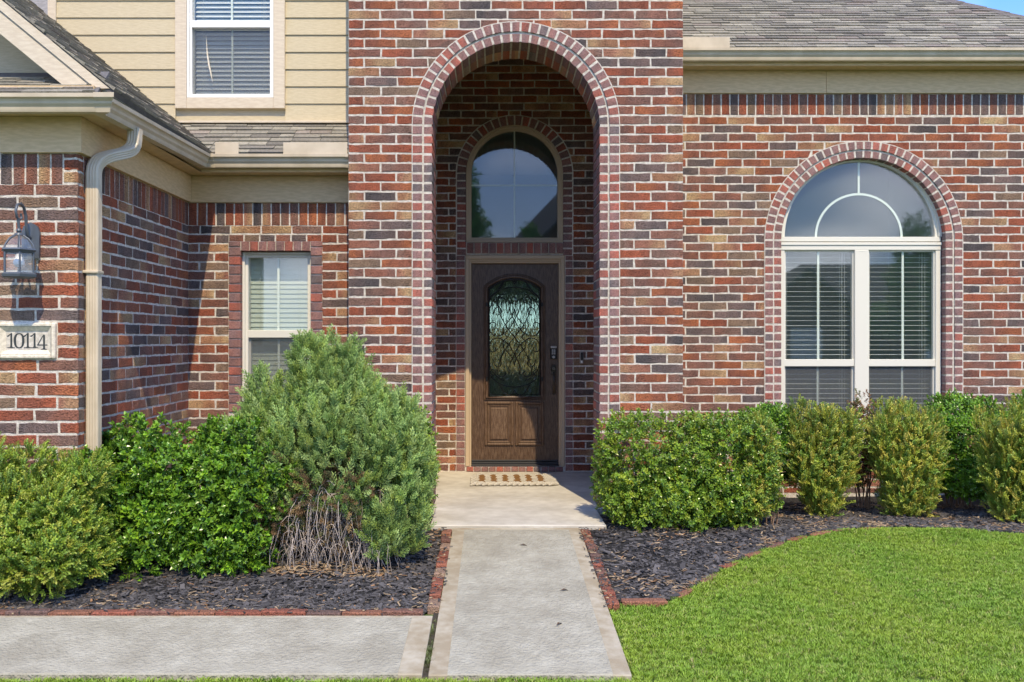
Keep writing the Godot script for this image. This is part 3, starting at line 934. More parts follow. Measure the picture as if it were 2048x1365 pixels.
func roofs() -> void:
	# right roof: a hip that rises behind the gutter
	var rr := part("right_roof", house)
	var pit := 0.72
	var up := Vector3(0, pit, -1).normalized()
	var fr := roof_frame(Vector3(0, 4.128, -8.545), Vector3.RIGHT, up)
	var run := 1.0 / sqrt(1.0 + pit * pit)
	shingle_roof(rr, fr, 44, func(v): return [1.613, 6.27 - v * run])
	var m := Mb.new()
	var L := 4.0
	m.extr(PackedVector2Array([Vector2(1.60, 0), Vector2(6.27, 0), Vector2(6.27 - L * run, L), Vector2(1.60, L)]), fr, -0.03, 0.0)
	var a := fr * Vector3(6.27, 0, 0)
	var b := fr * Vector3(6.27 - L * run, L, 0)
	m.face(a, b, a + Vector3(0, 0, -4), Vector3(1, 1, 0)); m.face(b, b + Vector3(0, 0, -2), a + Vector3(0, 0, -4), Vector3(1, 1, 0))
	obj("roof_deck", m, M.far_roof, rr)
	# hip caps
	for i in 14:
		var v0 := i * 0.19
		var p0 := fr * Vector3(6.27 - v0 * run, v0, 0.012)
		var p1 := fr * Vector3(6.27 - (v0 + 0.24) * run, v0 + 0.24, 0.020 if false else 0.012)
		m = Mb.new()
		var dir := (p1 - p0).normalized()
		var wing := fr.basis.x * -0.13
		var wing2 := Vector3(0.0, -0.02, -0.13)
		m.quad(p0 + wing, p0 + Vector3(0, 0.014, 0), p1 + Vector3(0, 0.006, 0), p1 + wing, Color(0.2, 0.18, 0.16))
		m.quad(p0 + Vector3(0, 0.014, 0), p0 + wing2, p1 + wing2, p1 + Vector3(0, 0.006, 0), Color(0.2, 0.18, 0.16))
		m.quad(p0 + wing + Vector3(0, -0.012, 0), p0, p0 + Vector3(0, 0.014, 0), p0 + wing, Color(0.16, 0.15, 0.13))
		obj("hip_shingle", m, M.shingle, rr)
	# low roof over the recess, and the garage gable's slope that meets it in a valley
	var lr := part("left_roof", house)
	fr = roof_frame(Vector3(0, 3.015, -7.81), Vector3.RIGHT, up)
	shingle_roof(lr, fr, 9, func(v): return [-2.40 - 0.878 * v * run, -1.233])
	var p2 := 0.82
	var up2 := Vector3(-1, p2, 0).normalized()
	var run2 := 1.0 / sqrt(1.0 + p2 * p2)
	var fs := roof_frame(Vector3(-2.41, 3.015, 0), Vector3(0, 0, -1), up2)
	shingle_roof(lr, fs, 29, func(v): return [5.80, minf(7.81 + v * run2 / 0.878, 8.36)])
	m = Mb.new()
	m.extr(PackedVector2Array([Vector2(-2.40, 0), Vector2(-1.22, 0), Vector2(-1.22, 0.7), Vector2(-3.0, 0.7)]), fr, -0.03, -0.002)
	m.extr(PackedVector2Array([Vector2(5.815, 0), Vector2(7.81, 0), Vector2(8.40, 0.66), Vector2(8.40, 3.4), Vector2(5.815, 3.4)]), fs, -0.035, -0.002)
	obj("roof_deck", m, M.far_roof, lr)
	# valley and flashing where slope meets siding
	m = Mb.new()
	m.box(Vector3(-2.86, 3.395, -8.345), Vector3(-1.233, 3.415, -8.285), 0.002)
	obj("flashing", m, M.trim_paint, lr)
	# short roof over the front gutter, under the gable
	var flat := roof_frame(Vector3(0, 2.958, -5.665), Vector3.RIGHT, Vector3(0, 0.55, -1).normalized())
	shingle_roof(lr, flat, 5, func(v): return [-4.2, -2.47 - v * 0.5])
	m = Mb.new()
	m.extr(PackedVector2Array([Vector2(-5.2, 0), Vector2(-2.46, 0), Vector2(-2.6, 0.6), Vector2(-5.2, 0.6)]), flat, -0.02, -0.001)
	obj("roof_deck", m, M.far_roof, lr)
	# rake boards of the gable, cut off level above the short roof
	var line := func(o: float, x: float) -> float: return 3.015 + p2 * (-2.41 - x) - o
	for s in [[0.012, 0.085, -5.807, -5.835], [0.088, 0.100, -5.827, -5.85], [0.100, 0.235, -5.817, -5.85], [0.20, 0.235, -5.851, -6.16]]:
		var poly := PackedVector2Array()
		for o in [[s[0], 0], [s[1], 0], [s[1], 1], [s[0], 1]]:
			var x: float = -2.41 - (0.012 + o[0]) / p2 if o[1] == 0 else -5.0
			poly.append(Vector2(x, line.call(o[0], x)))
		m = Mb.new()
		m.extr(poly, Transform3D.IDENTITY, s[3], s[2])
		obj("rake_board" if s[0] < 0.15 else "rake_soffit", m, M.trim_paint if s[0] < 0.15 else M.shade_warmed_paint, house)
	m = Mb.new()
	m.extr(PackedVector2Array([Vector2(-5.2, 2.9), Vector2(-2.45, 2.9), Vector2(-2.60, 3.02), Vector2(-5.0, 5.0), Vector2(-5.2, 5.0)]), Transform3D.IDENTITY, -6.26, -6.16)
	obj("gable_wall", m, M.siding_paint, house)
	m = Mb.new()
	m.extr(PackedVector2Array([Vector2(-12.0, 0), Vector2(-3.9, 0), Vector2(-3.9, 4.5), Vector2(-12.0, 4.5)]), roof_frame(Vector3(0, 3.6, -8.9), Vector3.RIGHT, up), -0.04, 0.0)
	obj("rear_roof", m, M.rear_shingle, house)
	# upper wall with lap siding, built board by board round the window
	var sw := part("siding_wall", house)
	m = Mb.new()
	m.box(Vector3(-4.02, 2.9, -8.55), Vector3(-2.80, 5.6, -8.36))
	m.box(Vector3(-1.95, 2.9, -8.55), Vector3(-1.22, 5.6, -8.36))
	m.box(Vector3(-2.80, 2.9, -8.55), Vector3(-1.95, 3.60, -8.36))
	obj("sheathing", m, M.siding_paint, sw)
	for i in 13:
		var y0 := 3.425 + i * 0.157
		for s in 2:
			var x0 := -4.02 if s == 0 else -1.898
			var x1 := -2.902 if s == 0 else -1.234
			if y0 + 0.1 < 3.52:
				if s == 1: continue
				x1 = -1.234
			elif y0 < 3.53:
				pass
			m = Mb.new()
			m.extr(PackedVector2Array([Vector2(0.0, y0), Vector2(0.024, y0), Vector2(0.011, y0 + 0.172), Vector2(0.0, y0 + 0.172)]), Transform3D(Basis(Vector3(0, 0, 1), Vector3.UP, Vector3.LEFT), Vector3(0, 0, -8.36)), -x1, -x0)
			obj("siding_board", m, M.siding_paint, sw)
	m = Mb.new()
	m.box(Vector3(-4.06, 3.5, -8.4), Vector3(-3.985, 5.6, -8.322), 0.002)
	obj("corner_board", m, M.trim_paint, sw)

# ---------------------------------------------------------------- windows and the door
func rect(x0: float, x1: float, y0: float, y1: float) -> PackedVector2Array:
	return PackedVector2Array([Vector2(x0, y0), Vector2(x1, y0), Vector2(x1, y1), Vector2(x0, y1)])

func frame(m: Mb, x0: float, x1: float, y0: float, y1: float, w: float, z0: float, z1: float, e := 0.002) -> void:
	m.box(Vector3(x0, y0, z0), Vector3(x0 + w, y1, z1), e)
	m.box(Vector3(x1 - w, y0, z0), Vector3(x1, y1, z1), e)
	m.box(Vector3(x0 + w, y0, z0), Vector3(x1 - w, y0 + w, z1 - 0.001), e)
	m.box(Vector3(x0 + w, y1 - w, z0), Vector3(x1 - w, y1, z1 - 0.001), e)

func pane(parent: Node, poly: PackedVector2Array, z: float, mt: Material = null) -> void:   # a double glazed unit: two sheets of glass with air between
	var m := Mb.new()
	m.extr(poly, Transform3D.IDENTITY, z - 0.004, z)
	m.extr(poly, Transform3D.IDENTITY, z - 0.020, z - 0.016)
	obj("pane", m, mt if mt else M.glass, parent)

func screen(parent: Node, x0: float, x1: float, y0: float, y1: float, z: float) -> void:
	var m := Mb.new()
	m.quad(Vector3(x0, y0, z), Vector3(x1, y0, z), Vector3(x1, y1, z), Vector3(x0, y1, z))
	obj("insect_screen", m, M.insect_screen, parent)

func room(parent: Node, x0: float, x1: float, y0: float, y1: float, z0: float, z1: float, opening := false) -> void:   # a dark room behind a window
	var m := Mb.new()
	m.box(Vector3(x0 - 0.1, y0 - 0.1, z1), Vector3(x1 + 0.1, y0, z0))
	m.box(Vector3(x0 - 0.1, y1, z1), Vector3(x1 + 0.1, y1 + 0.1, z0))
	m.box(Vector3(x0 - 0.1, y0, z1), Vector3(x0, y1, z0))
	m.box(Vector3(x1, y0, z1), Vector3(x1 + 0.1, y1, z0))
	if opening:   # opening added behind the hall for a bright patch in the door glass
		m.box(Vector3(x0 - 0.1, y0 - 0.1, z1 - 0.1), Vector3(x1 + 0.1, 0.85, z1))
		m.box(Vector3(x0 - 0.1, 2.05, z1 - 0.1), Vector3(x1 + 0.1, y1 + 0.1, z1))
		m.box(Vector3(x0 - 0.1, 0.85, z1 - 0.1), Vector3(-0.15, 2.05, z1))
		m.box(Vector3(1.0, 0.85, z1 - 0.1), Vector3(x1 + 0.1, 2.05, z1))
	else:
		m.box(Vector3(x0 - 0.1, y0 - 0.1, z1 - 0.1), Vector3(x1 + 0.1, y1 + 0.1, z1))
	obj("interior_wall", m, M.plaster, parent)

func blind(parent: Node, x0: float, x1: float, y0: float, y1: float, z: float, step: float, tilt: float, mt: Material, cords: Array) -> void:
	var m := Mb.new()
	var w := x1 - x0
	m.box(Vector3(-w * 0.5, -0.0012, -0.025), Vector3(w * 0.5, 0.0012, 0.025))
	var mesh := m.mesh()
	var y := y1
	while y > y0:
		var o := MeshInstance3D.new()
		o.mesh = mesh
		o.material_override = mt
		o.name = "slat"
		o.position = Vector3((x0 + x1) * 0.5, y + rf(-0.0012, 0.0012), z)
		o.rotation = Vector3(tilt + rf(-0.03, 0.03), 0, rf(-0.001, 0.001))
		parent.add_child(o, true)
		y -= step
	for c in cords:
		for dz in [-0.027, 0.027]:
			m = Mb.new()
			m.tube(PackedVector3Array([Vector3(c, y0, z + dz), Vector3(c, y1, z + dz)]), 0.0014, 0.0014, 4)
			obj("cord", m, mt, parent)

func arch_frame(m: Mb, cx: float, ys: float, r: float, w: float, base: float, z0: float, z1: float) -> void:
	var p := PackedVector2Array([Vector2(cx + r, base)])
	for i in 41:
		var a := PI * i / 40.0
		p.append(Vector2(cx + cos(a) * r, ys + sin(a) * r))
	p.append(Vector2(cx - r, base)); p.append(Vector2(cx - r + w, base))
	for i in 41:
		var a := PI * (1.0 - i / 40.0)
		p.append(Vector2(cx + cos(a) * (r - w), ys + sin(a) * (r - w)))
	p.append(Vector2(cx + r - w, base))
	m.extr(p, Transform3D.IDENTITY, z0, z1)

func arch_poly(cx: float, ys: float, r: float, base: float) -> PackedVector2Array:
	var p := PackedVector2Array([Vector2(cx - r, base), Vector2(cx + r, base)])
	for i in 33:
		if i == 0 and base == ys or i == 32 and base == ys: continue
		p.append(Vector2(cx + cos(PI * i / 32.0) * r, ys + sin(PI * i / 32.0) * r))
	return p

func windows() -> void:
	# arched window of the right wall
	var w := part("arched_window", house)
	var m := Mb.new()
	arch_frame(m, 3.568, 2.43, 0.788, 0.028, 2.43, -8.97, -8.885)
	arch_frame(m, 3.568, 2.43, 0.760, 0.028, 2.43, -8.97, -8.905)
	m.box(Vector3(2.785, 2.382, -8.97), Vector3(4.351, 2.428, -8.89), 0.003)
	obj("arch_frame", m, M.vinyl, w)
	m = Mb.new()
	m.box(Vector3(2.778, 2.345, -8.97), Vector3(4.358, 2.374, -8.878), 0.004)
	m.box(Vector3(2.782, 2.30, -8.97), Vector3(4.354, 2.345, -8.888), 0.003)
	obj("transom_bar", m, M.vinyl, w)
	m = Mb.new()
	m.box(Vector3(2.782, 0.40, -8.97), Vector3(2.834, 2.30, -8.895), 0.003)
	m.box(Vector3(4.302, 0.40, -8.97), Vector3(4.354, 2.30, -8.895), 0.003)
	m.box(Vector3(2.834, 0.40, -8.97), Vector3(4.302, 0.432, -8.89), 0.003)
	obj("jamb_frame", m, M.vinyl, w)
	m = Mb.new()
	m.box(Vector3(3.512, 0.432, -8.97), Vector3(3.650, 2.30, -8.886), 0.004)
	m.box(Vector3(3.555, 2.286, -8.888), Vector3(3.617, 2.292, -8.884))
	obj("mullion", m, M.vinyl, w)
	for b in [[2.834, 3.512, 3.169], [3.650, 4.302, 3.995]]:
		m = Mb.new()
		frame(m, b[0], b[1], 1.20, 2.30, 0.014, -8.955, -8.912)
		obj("upper_sash", m, M.vinyl, w)
		m = Mb.new()
		m.box(Vector3(b[0], 1.168, -8.955), Vector3(b[1], 1.236, -8.900), 0.003)
		obj("meeting_rail", m, M.vinyl, w)
		m = Mb.new()
		frame(m, b[0], b[1], 0.432, 1.19, 0.016, -8.965, -8.925)
		obj("lower_sash", m, M.vinyl, w)
		pane(w, rect(b[0] + 0.012, b[1] - 0.012, 1.232, 2.29), -8.918)
		pane(w, rect(b[0] + 0.014, b[1] - 0.014, 0.445, 1.172), -8.932)
		screen(w, b[0] + 0.014, b[1] - 0.014, 0.445, 1.170, -8.926)
		m = Mb.new()
		m.box(Vector3(b[2] - 0.011, 1.236, -8.931), Vector3(b[2] + 0.011, 2.287, -8.925), 0.002)
		m.box(Vector3(b[2] - 0.010, 0.448, -8.945), Vector3(b[2] + 0.010, 1.168, -8.939), 0.002)
		obj("grille_bar", m, M.grille, w)
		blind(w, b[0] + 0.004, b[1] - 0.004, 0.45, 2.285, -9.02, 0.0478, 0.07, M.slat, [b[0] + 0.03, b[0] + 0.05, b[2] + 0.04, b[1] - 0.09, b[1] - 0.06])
	pane(w, arch_poly(3.568, 2.43, 0.735, 2.428), -8.925)
	m = Mb.new()
	arch_frame(m, 3.568, 2.43, 0.430, 0.022, 2.43, -8.938, -8.932)
	m.box(Vector3(3.557, 2.858, -8.938), Vector3(3.579, 3.165, -8.932), 0.002)
	obj("grille_bar", m, M.grille, w)
	room(w, 1.9, 5.4, 0.0, 3.9, -9.03, -12.5)
	# small window of the recess
	w = part("recess_window", house)
	m = Mb.new()
	frame(m, -2.238, -1.613, 0.79, 2.21, 0.022, -8.25, -8.145)
	frame(m, -2.216, -1.635, 0.812, 2.188, 0.026, -8.25, -8.165)
	obj("frame", m, M.vinyl, w)
	m = Mb.new()
	m.box(Vector3(-2.19, 1.446, -8.22), Vector3(-1.661, 1.512, -8.160), 0.003)
	obj("meeting_rail", m, M.vinyl, w)
	m = Mb.new()
	frame(m, -2.19, -1.661, 0.838, 1.446, 0.016, -8.24, -8.19)
	obj("lower_sash", m, M.vinyl, w)
	pane(w, rect(-2.192, -1.659, 1.508, 2.165), -8.18)
	pane(w, rect(-2.178, -1.673, 0.85, 1.45), -8.195)
	screen(w, -2.19, -1.661, 0.838, 1.446, -8.186)
	m = Mb.new()
	m.box(Vector3(-1.938, 1.512, -8.194), Vector3(-1.916, 2.162, -8.188), 0.002)
	m.box(Vector3(-1.937, 0.852, -8.209), Vector3(-1.917, 1.444, -8.203), 0.002)
	obj("grille_bar", m, M.grille, w)
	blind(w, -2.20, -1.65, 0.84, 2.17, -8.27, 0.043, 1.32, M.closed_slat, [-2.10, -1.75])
	room(w, -2.55, -1.3, 0.0, 2.6, -8.295, -10.6)
	# white window in the siding
	w = part("upper_window", house)
	m = Mb.new()
	m.box(Vector3(-2.897, 3.533, -8.37), Vector3(-2.793, 5.6, -8.312), 0.003)
	m.box(Vector3(-2.001, 3.533, -8.37), Vector3(-1.898, 5.6, -8.312), 0.003)
	m.box(Vector3(-2.793, 3.533, -8.37), Vector3(-2.001, 3.630, -8.314), 0.003)
	obj("trim_board", m, M.trim_paint, w)
	m = Mb.new()
	frame(m, -2.791, -2.003, 3.632, 5.2, 0.020, -8.44, -8.318)
	frame(m, -2.771, -2.023, 3.652, 5.18, 0.018, -8.44, -8.345)
	obj("frame", m, M.upper_vinyl, w)
	m = Mb.new()
	m.box(Vector3(-2.753, 4.277, -8.42), Vector3(-2.041, 4.341, -8.340), 0.003)
	obj("meeting_rail", m, M.upper_vinyl, w)
	pane(w, rect(-2.755, -2.039, 4.335, 5.165), -8.372)
	pane(w, rect(-2.755, -2.039, 3.667, 4.28), -8.385)
	screen(w, -2.752, -2.042, 3.668, 4.277, -8.370)
	m = Mb.new()
	m.extr(PackedVector2Array([Vector2(-2.630, 4.22), Vector2(-2.626, 4.05), Vector2(-2.612, 3.94), Vector2(-2.570, 3.78), Vector2(-2.580, 3.86), Vector2(-2.598, 3.95), Vector2(-2.610, 4.02), Vector2(-2.618, 4.08)]), Transform3D.IDENTITY, -8.3685, -8.3675)
	obj("torn_screen", m, M.plaque_stone, w)
	m = Mb.new()
	m.box(Vector3(-2.408, 4.341, -8.385), Vector3(-2.388, 5.162, -8.379), 0.002)
	m.box(Vector3(-2.407, 3.67, -8.398), Vector3(-2.389, 4.278, -8.392), 0.002)
	obj("grille_bar", m, M.grille, w)
	blind(w, -2.75, -2.05, 3.67, 5.1, -8.47, 0.042, 0.85, M.slat, [-2.68, -2.12])
	room(w, -2.95, -1.9, 3.35, 5.6, -8.56, -11.0)
	# arched window over the door
	w = part("transom_window", house)
	m = Mb.new()
	arch_frame(m, 0.2275, 3.227, 0.523, 0.026, 2.50, -9.99, -9.885)
	arch_frame(m, 0.2275, 3.227, 0.497, 0.030, 2.50, -9.99, -9.915)
	m.box(Vector3(-0.2955, 2.478, -9.99), Vector3(0.7505, 2.502, -9.88), 0.003)
	m.box(Vector3(-0.2695, 2.502, -9.99), Vector3(0.7245, 2.534, -9.913), 0.003)
	obj("frame", m, M.door_casing, w)
	pane(w, arch_poly(0.2275, 3.227, 0.475, 2.525), -9.945)
	m = Mb.new()
	m.box(Vector3(0.2195, 2.532, -9.957), Vector3(0.2355, 3.695, -9.951), 0.001)
	obj("grille_bar", m, M.grille, w)
	m = Mb.new()
	m.box(Vector3(-0.242, 3.098, -9.956), Vector3(0.2195, 3.114, -9.952), 0.001)
	m.box(Vector3(0.2355, 3.098, -9.956), Vector3(0.697, 3.114, -9.952), 0.001)
	obj("grille_bar", m, M.grille, w)

func front_door() -> void:
	var d := part("front_door", house)
	var m := Mb.new()
	for s in [-1.0, 1.0]:
		var o: float = -0.303 if s < 0 else 0.770
		var i: float = -0.262 if s < 0 else 0.729
		var j: float = -0.241 if s < 0 else 0.708
		m.box(Vector3(minf(o, i), 0.056, -9.99), Vector3(maxf(o, i), 2.30, -9.882), 0.004)
		m.box(Vector3(minf(i, j), 0.056, -10.02), Vector3(maxf(i, j), 2.279, -9.915), 0.003)
	m.box(Vector3(-0.303, 2.30, -9.99), Vector3(0.770, 2.341, -9.881), 0.004)
	m.box(Vector3(-0.262, 2.279, -10.02), Vector3(0.729, 2.30, -9.900), 0.003)
	m.box(Vector3(-0.241, 2.258, -10.02), Vector3(0.708, 2.279, -9.916), 0.003)
	obj("casing", m, M.door_casing, d)
	m = Mb.new()
	m.box(Vector3(-0.2405, 0.056, -10.0), Vector3(0.7075, 0.075, -9.885), 0.004)
	m.box(Vector3(-0.2405, 0.075, -10.0), Vector3(0.7075, 0.096, -9.94), 0.004)
	obj("threshold", m, M.aluminium_sill, d)
	var cx := 0.228
	var arc := func(hw: float, up: float, s: float) -> PackedVector2Array:   # segmental top of the light, from the middle to the shoulder
		var p := PackedVector2Array()
		var h := 0.11
		var r := (0.29 * 0.29 + h * h) / (2.0 * h) + up
		var a1 := asin(clampf(hw / r, -1.0, 1.0))
		for i in 13:
			var a := a1 * i / 12.0
			p.append(Vector2(cx + s * sin(a) * r, 2.10 + up - r + cos(a) * r))
		return p
	m = Mb.new()
	for s in [-1.0, 1.0]:
		var p: PackedVector2Array = arc.call(0.29, 0.0, s)
		p.append(Vector2(cx + s * 0.29, 0.81)); p.append(Vector2(cx, 0.81)); p.append(Vector2(cx, 0.10))
		var e := -0.2385 if s < 0 else 0.7055
		p.append(Vector2(e, 0.10)); p.append(Vector2(e, 2.2555)); p.append(Vector2(cx, 2.2555))
		m.extr(p, Transform3D.IDENTITY, -10.01, -9.968)
	obj("slab", m, M.door_wood, d)
	# moulding round the light
	for lay_ in [[0.302, 0.013, -9.964, 0.020], [0.325, 0.034, -9.966, 0.012]]:
		m = Mb.new()
		var path := PackedVector3Array()
		var left: PackedVector2Array = arc.call(lay_[0], lay_[1], -1.0)
		var right: PackedVector2Array = arc.call(lay_[0], lay_[1], 1.0)
		var low: float = 0.81 - lay_[1]
		path.append(Vector3(cx, low, lay_[2])); path.append(Vector3(cx - lay_[0], low, lay_[2]))
		for i in 13: path.append(Vector3(left[12 - i].x, left[12 - i].y, lay_[2]))
		for i in range(1, 13): path.append(Vector3(right[i].x, right[i].y, lay_[2]))
		path.append(Vector3(cx + lay_[0], low, lay_[2])); path.append(Vector3(cx, low, lay_[2]))
		m.tube(path, lay_[3], lay_[3], 8, Color.WHITE, false)
		obj("light_moulding", m, M.door_wood, d)
	var poly: PackedVector2Array = arc.call(0.289, 0.0, 1.0)
	var gl := PackedVector2Array()
	for p in poly: gl.append(p)
	gl.append(Vector2(cx + 0.289, 0.812)); gl.append(Vector2(cx - 0.289, 0.812))
	var lp: PackedVector2Array = arc.call(0.289, 0.0, -1.0)
	for i in range(12, 0, -1): gl.append(lp[i])
	m = Mb.new()
	m.extr(gl, Transform3D.IDENTITY, -9.99, -9.986)
	obj("rain_pane", m, M.rain_glass, d)
	m = Mb.new()
	m.extr(gl, Transform3D.IDENTITY, -10.004, -10.0)
	obj("pane", m, M.glass, d)
	# wrought iron in front of the glass
	m = Mb.new()
	var z := -9.955
	var rim := PackedVector3Array()
	for p in gl: rim.append(Vector3(cx + (p.x - cx) * 0.955, 1.46 + (p.y - 1.46) * 0.975, z))
	rim.append(rim[0])
	m.tube(rim, 0.010, 0.010, 6, Color.WHITE, false)
	obj("iron_rim", m, M.iron, d)
	var curves := [   # (x, y) of the scrolls; each is mirrored, and the low ones turned over too
		[[[-0.055, 1.848], [-0.003, 1.911], [0.084, 1.971], [0.228, 2.000], [0.371, 1.971], [0.459, 1.911], [0.514, 1.848]], false, true],
		[[[0.0445, 1.856], [0.0485, 1.784], [0.0685, 1.712], [0.108, 1.625], [0.164, 1.537], [0.228, 1.455]], true, true],
		[[[0.172, 1.856], [0.168, 1.80], [0.188, 1.720], [0.236, 1.625], [0.292, 1.537], [0.363, 1.481], [0.419, 1.466], [0.475, 1.489], [0.502, 1.545], [0.494, 1.601], [0.459, 1.617], [0.431, 1.593], [0.443, 1.561]], true, true],
		[[[0.228, 2.030], [0.204, 2.070], [0.164, 2.090], [0.116, 2.062], [0.084, 2.007], [0.060, 1.975]], true, true],
		[[[0.228, 2.055], [0.244, 2.086], [0.284, 2.090], [0.323, 2.078], [0.371, 2.030], [0.427, 1.951], [0.49, 1.90]], true, false],
		[[[0.0445, 1.856], [0.060, 1.880], [0.092, 1.886], [0.124, 1.872], [0.132, 1.845], [0.110, 1.830]], true, true],
		[[[0.300, 1.455], [0.345, 1.50], [0.345, 1.57], [0.300, 1.62], [0.255, 1.68], [0.228, 1.76]], true, true],
		[[[0.46, 1.70], [0.44, 1.76], [0.40, 1.78], [0.37, 1.75], [0.38, 1.71], [0.41, 1.70]], true, true],
		[[[0.50, 1.62], [0.505, 1.70], [0.49, 1.78], [0.46, 1.84], [0.40, 1.90], [0.34, 1.93]], true, true],
		[[[-0.02, 1.10], [-0.035, 1.07], [-0.02, 1.04], [0.01, 1.04], [0.022, 1.07], [0.005, 1.10], [-0.02, 1.10]], true, false]]
	for c in curves:
		for mx in ([1.0, -1.0] if c[1] else [1.0]):
			for my in ([1.0, -1.0] if c[2] else [1.0]):
				var ctl := Curve3D.new()
				var pts: Array = c[0]
				for i in pts.size():
					var p := Vector3(cx + (pts[i][0] - cx) * mx, 1.455 + (pts[i][1] - 1.455) * my, z)
					var a: Array = pts[maxi(i - 1, 0)]
					var b: Array = pts[mini(i + 1, pts.size() - 1)]
					var t := Vector3((b[0] - a[0]) * mx, (b[1] - a[1]) * my, 0) / 6.0
					ctl.add_point(p, -t, t)
				var path := PackedVector3Array()
				var count := int(ctl.get_baked_length() / 0.018) + 3
				for i in count: path.append(ctl.sample_baked(ctl.get_baked_length() * i / (count - 1.0), true))
				m = Mb.new()
				m.tube(path, 0.0055, 0.0055, 6)
				obj("iron_scroll", m, M.iron, d)
	for s in [-1.0, 1.0]:
		for y in [1.81, 1.0]:
			m = Mb.new()
			m.box(Vector3(cx + s * 0.300 - 0.012, y - 0.022, -9.962), Vector3(cx + s * 0.300 + 0.012, y + 0.022, -9.936), 0.004)
			obj("iron_clip", m, M.iron, d)
	# the two raised panels below
	for s in [-1.0, 1.0]:
		m = Mb.new()
		var x0 := cx - 0.325 if s < 0 else cx + 0.009
		var x1 := cx - 0.009 if s < 0 else cx + 0.325
		frame(m, x0, x1, 0.272, 0.752, 0.030, -9.972, -9.950, 0.009)
		frame(m, x0 + 0.030, x1 - 0.030, 0.302, 0.722, 0.020, -9.974, -9.961, 0.006)
		m.box(Vector3(x0 + 0.066, 0.338, -9.974), Vector3(x1 - 0.066, 0.686, -9.955), 0.012)
		obj("raised_panel", m, M.panel_wood, d)
	m = Mb.new()
	m.box(Vector3(-0.2385, 0.10, -9.972), Vector3(0.7055, 0.118, -9.958), 0.004)
	obj("door_sweep", m, M.aluminium_sill, d)
	# lock and handle
	m = Mb.new()
	m.box(Vector3(0.616, 1.215, -9.972), Vector3(0.690, 1.355, -9.938), 0.010)
	obj("keypad_lock", m, M.black_plastic, d)
	m = Mb.new()
	m.box(Vector3(0.620, 1.335, -9.942), Vector3(0.686, 1.358, -9.934), 0.003)
	for r in 3:
		for k in 2: m.box(Vector3(0.634 + k * 0.021, 1.268 + r * 0.019, -9.940), Vector3(0.651 + k * 0.021, 1.282 + r * 0.019, -9.935), 0.002)
	obj("keypad_button", m, M.nickel, d)
	m = Mb.new()
	m.tube(PackedVector3Array([Vector3(0.653, 1.238, -9.945), Vector3(0.653, 1.238, -9.926)]), 0.016, 0.014, 14)
	obj("lock_cylinder", m, M.nickel, d)
	m = Mb.new()
	m.box(Vector3(0.626, 1.045, -9.972), Vector3(0.682, 1.155, -9.958), 0.008)
	m.tube(PackedVector3Array([Vector3(0.654, 1.112, -9.96), Vector3(0.654, 1.112, -9.945), Vector3(0.654, 1.112, -9.930), Vector3(0.654, 1.112, -9.922)]), 0.032, 0.022, 16)
	obj("handle_plate", m, M.bronze, d)
	m = Mb.new()
	m.tube(PackedVector3Array([Vector3(0.654, 1.065, -9.95), Vector3(0.654, 1.05, -9.915), Vector3(0.654, 1.02, -9.895), Vector3(0.654, 0.98, -9.888), Vector3(0.656, 0.93, -9.89), Vector3(0.658, 0.89, -9.905), Vector3(0.658, 0.86, -9.935), Vector3(0.658, 0.85, -9.965)]), 0.010, 0.012, 10)
	m.box(Vector3(0.642, 0.825, -9.972), Vector3(0.674, 0.885, -9.958), 0.007)
	obj("handle_grip", m, M.bronze, d)
	room(d, -0.70, 1.2, 0.0, 4.3, -10.131, -16.0, true)
	pane(d, rect(-0.15, 1.0, 0.85, 2.05), -16.04)

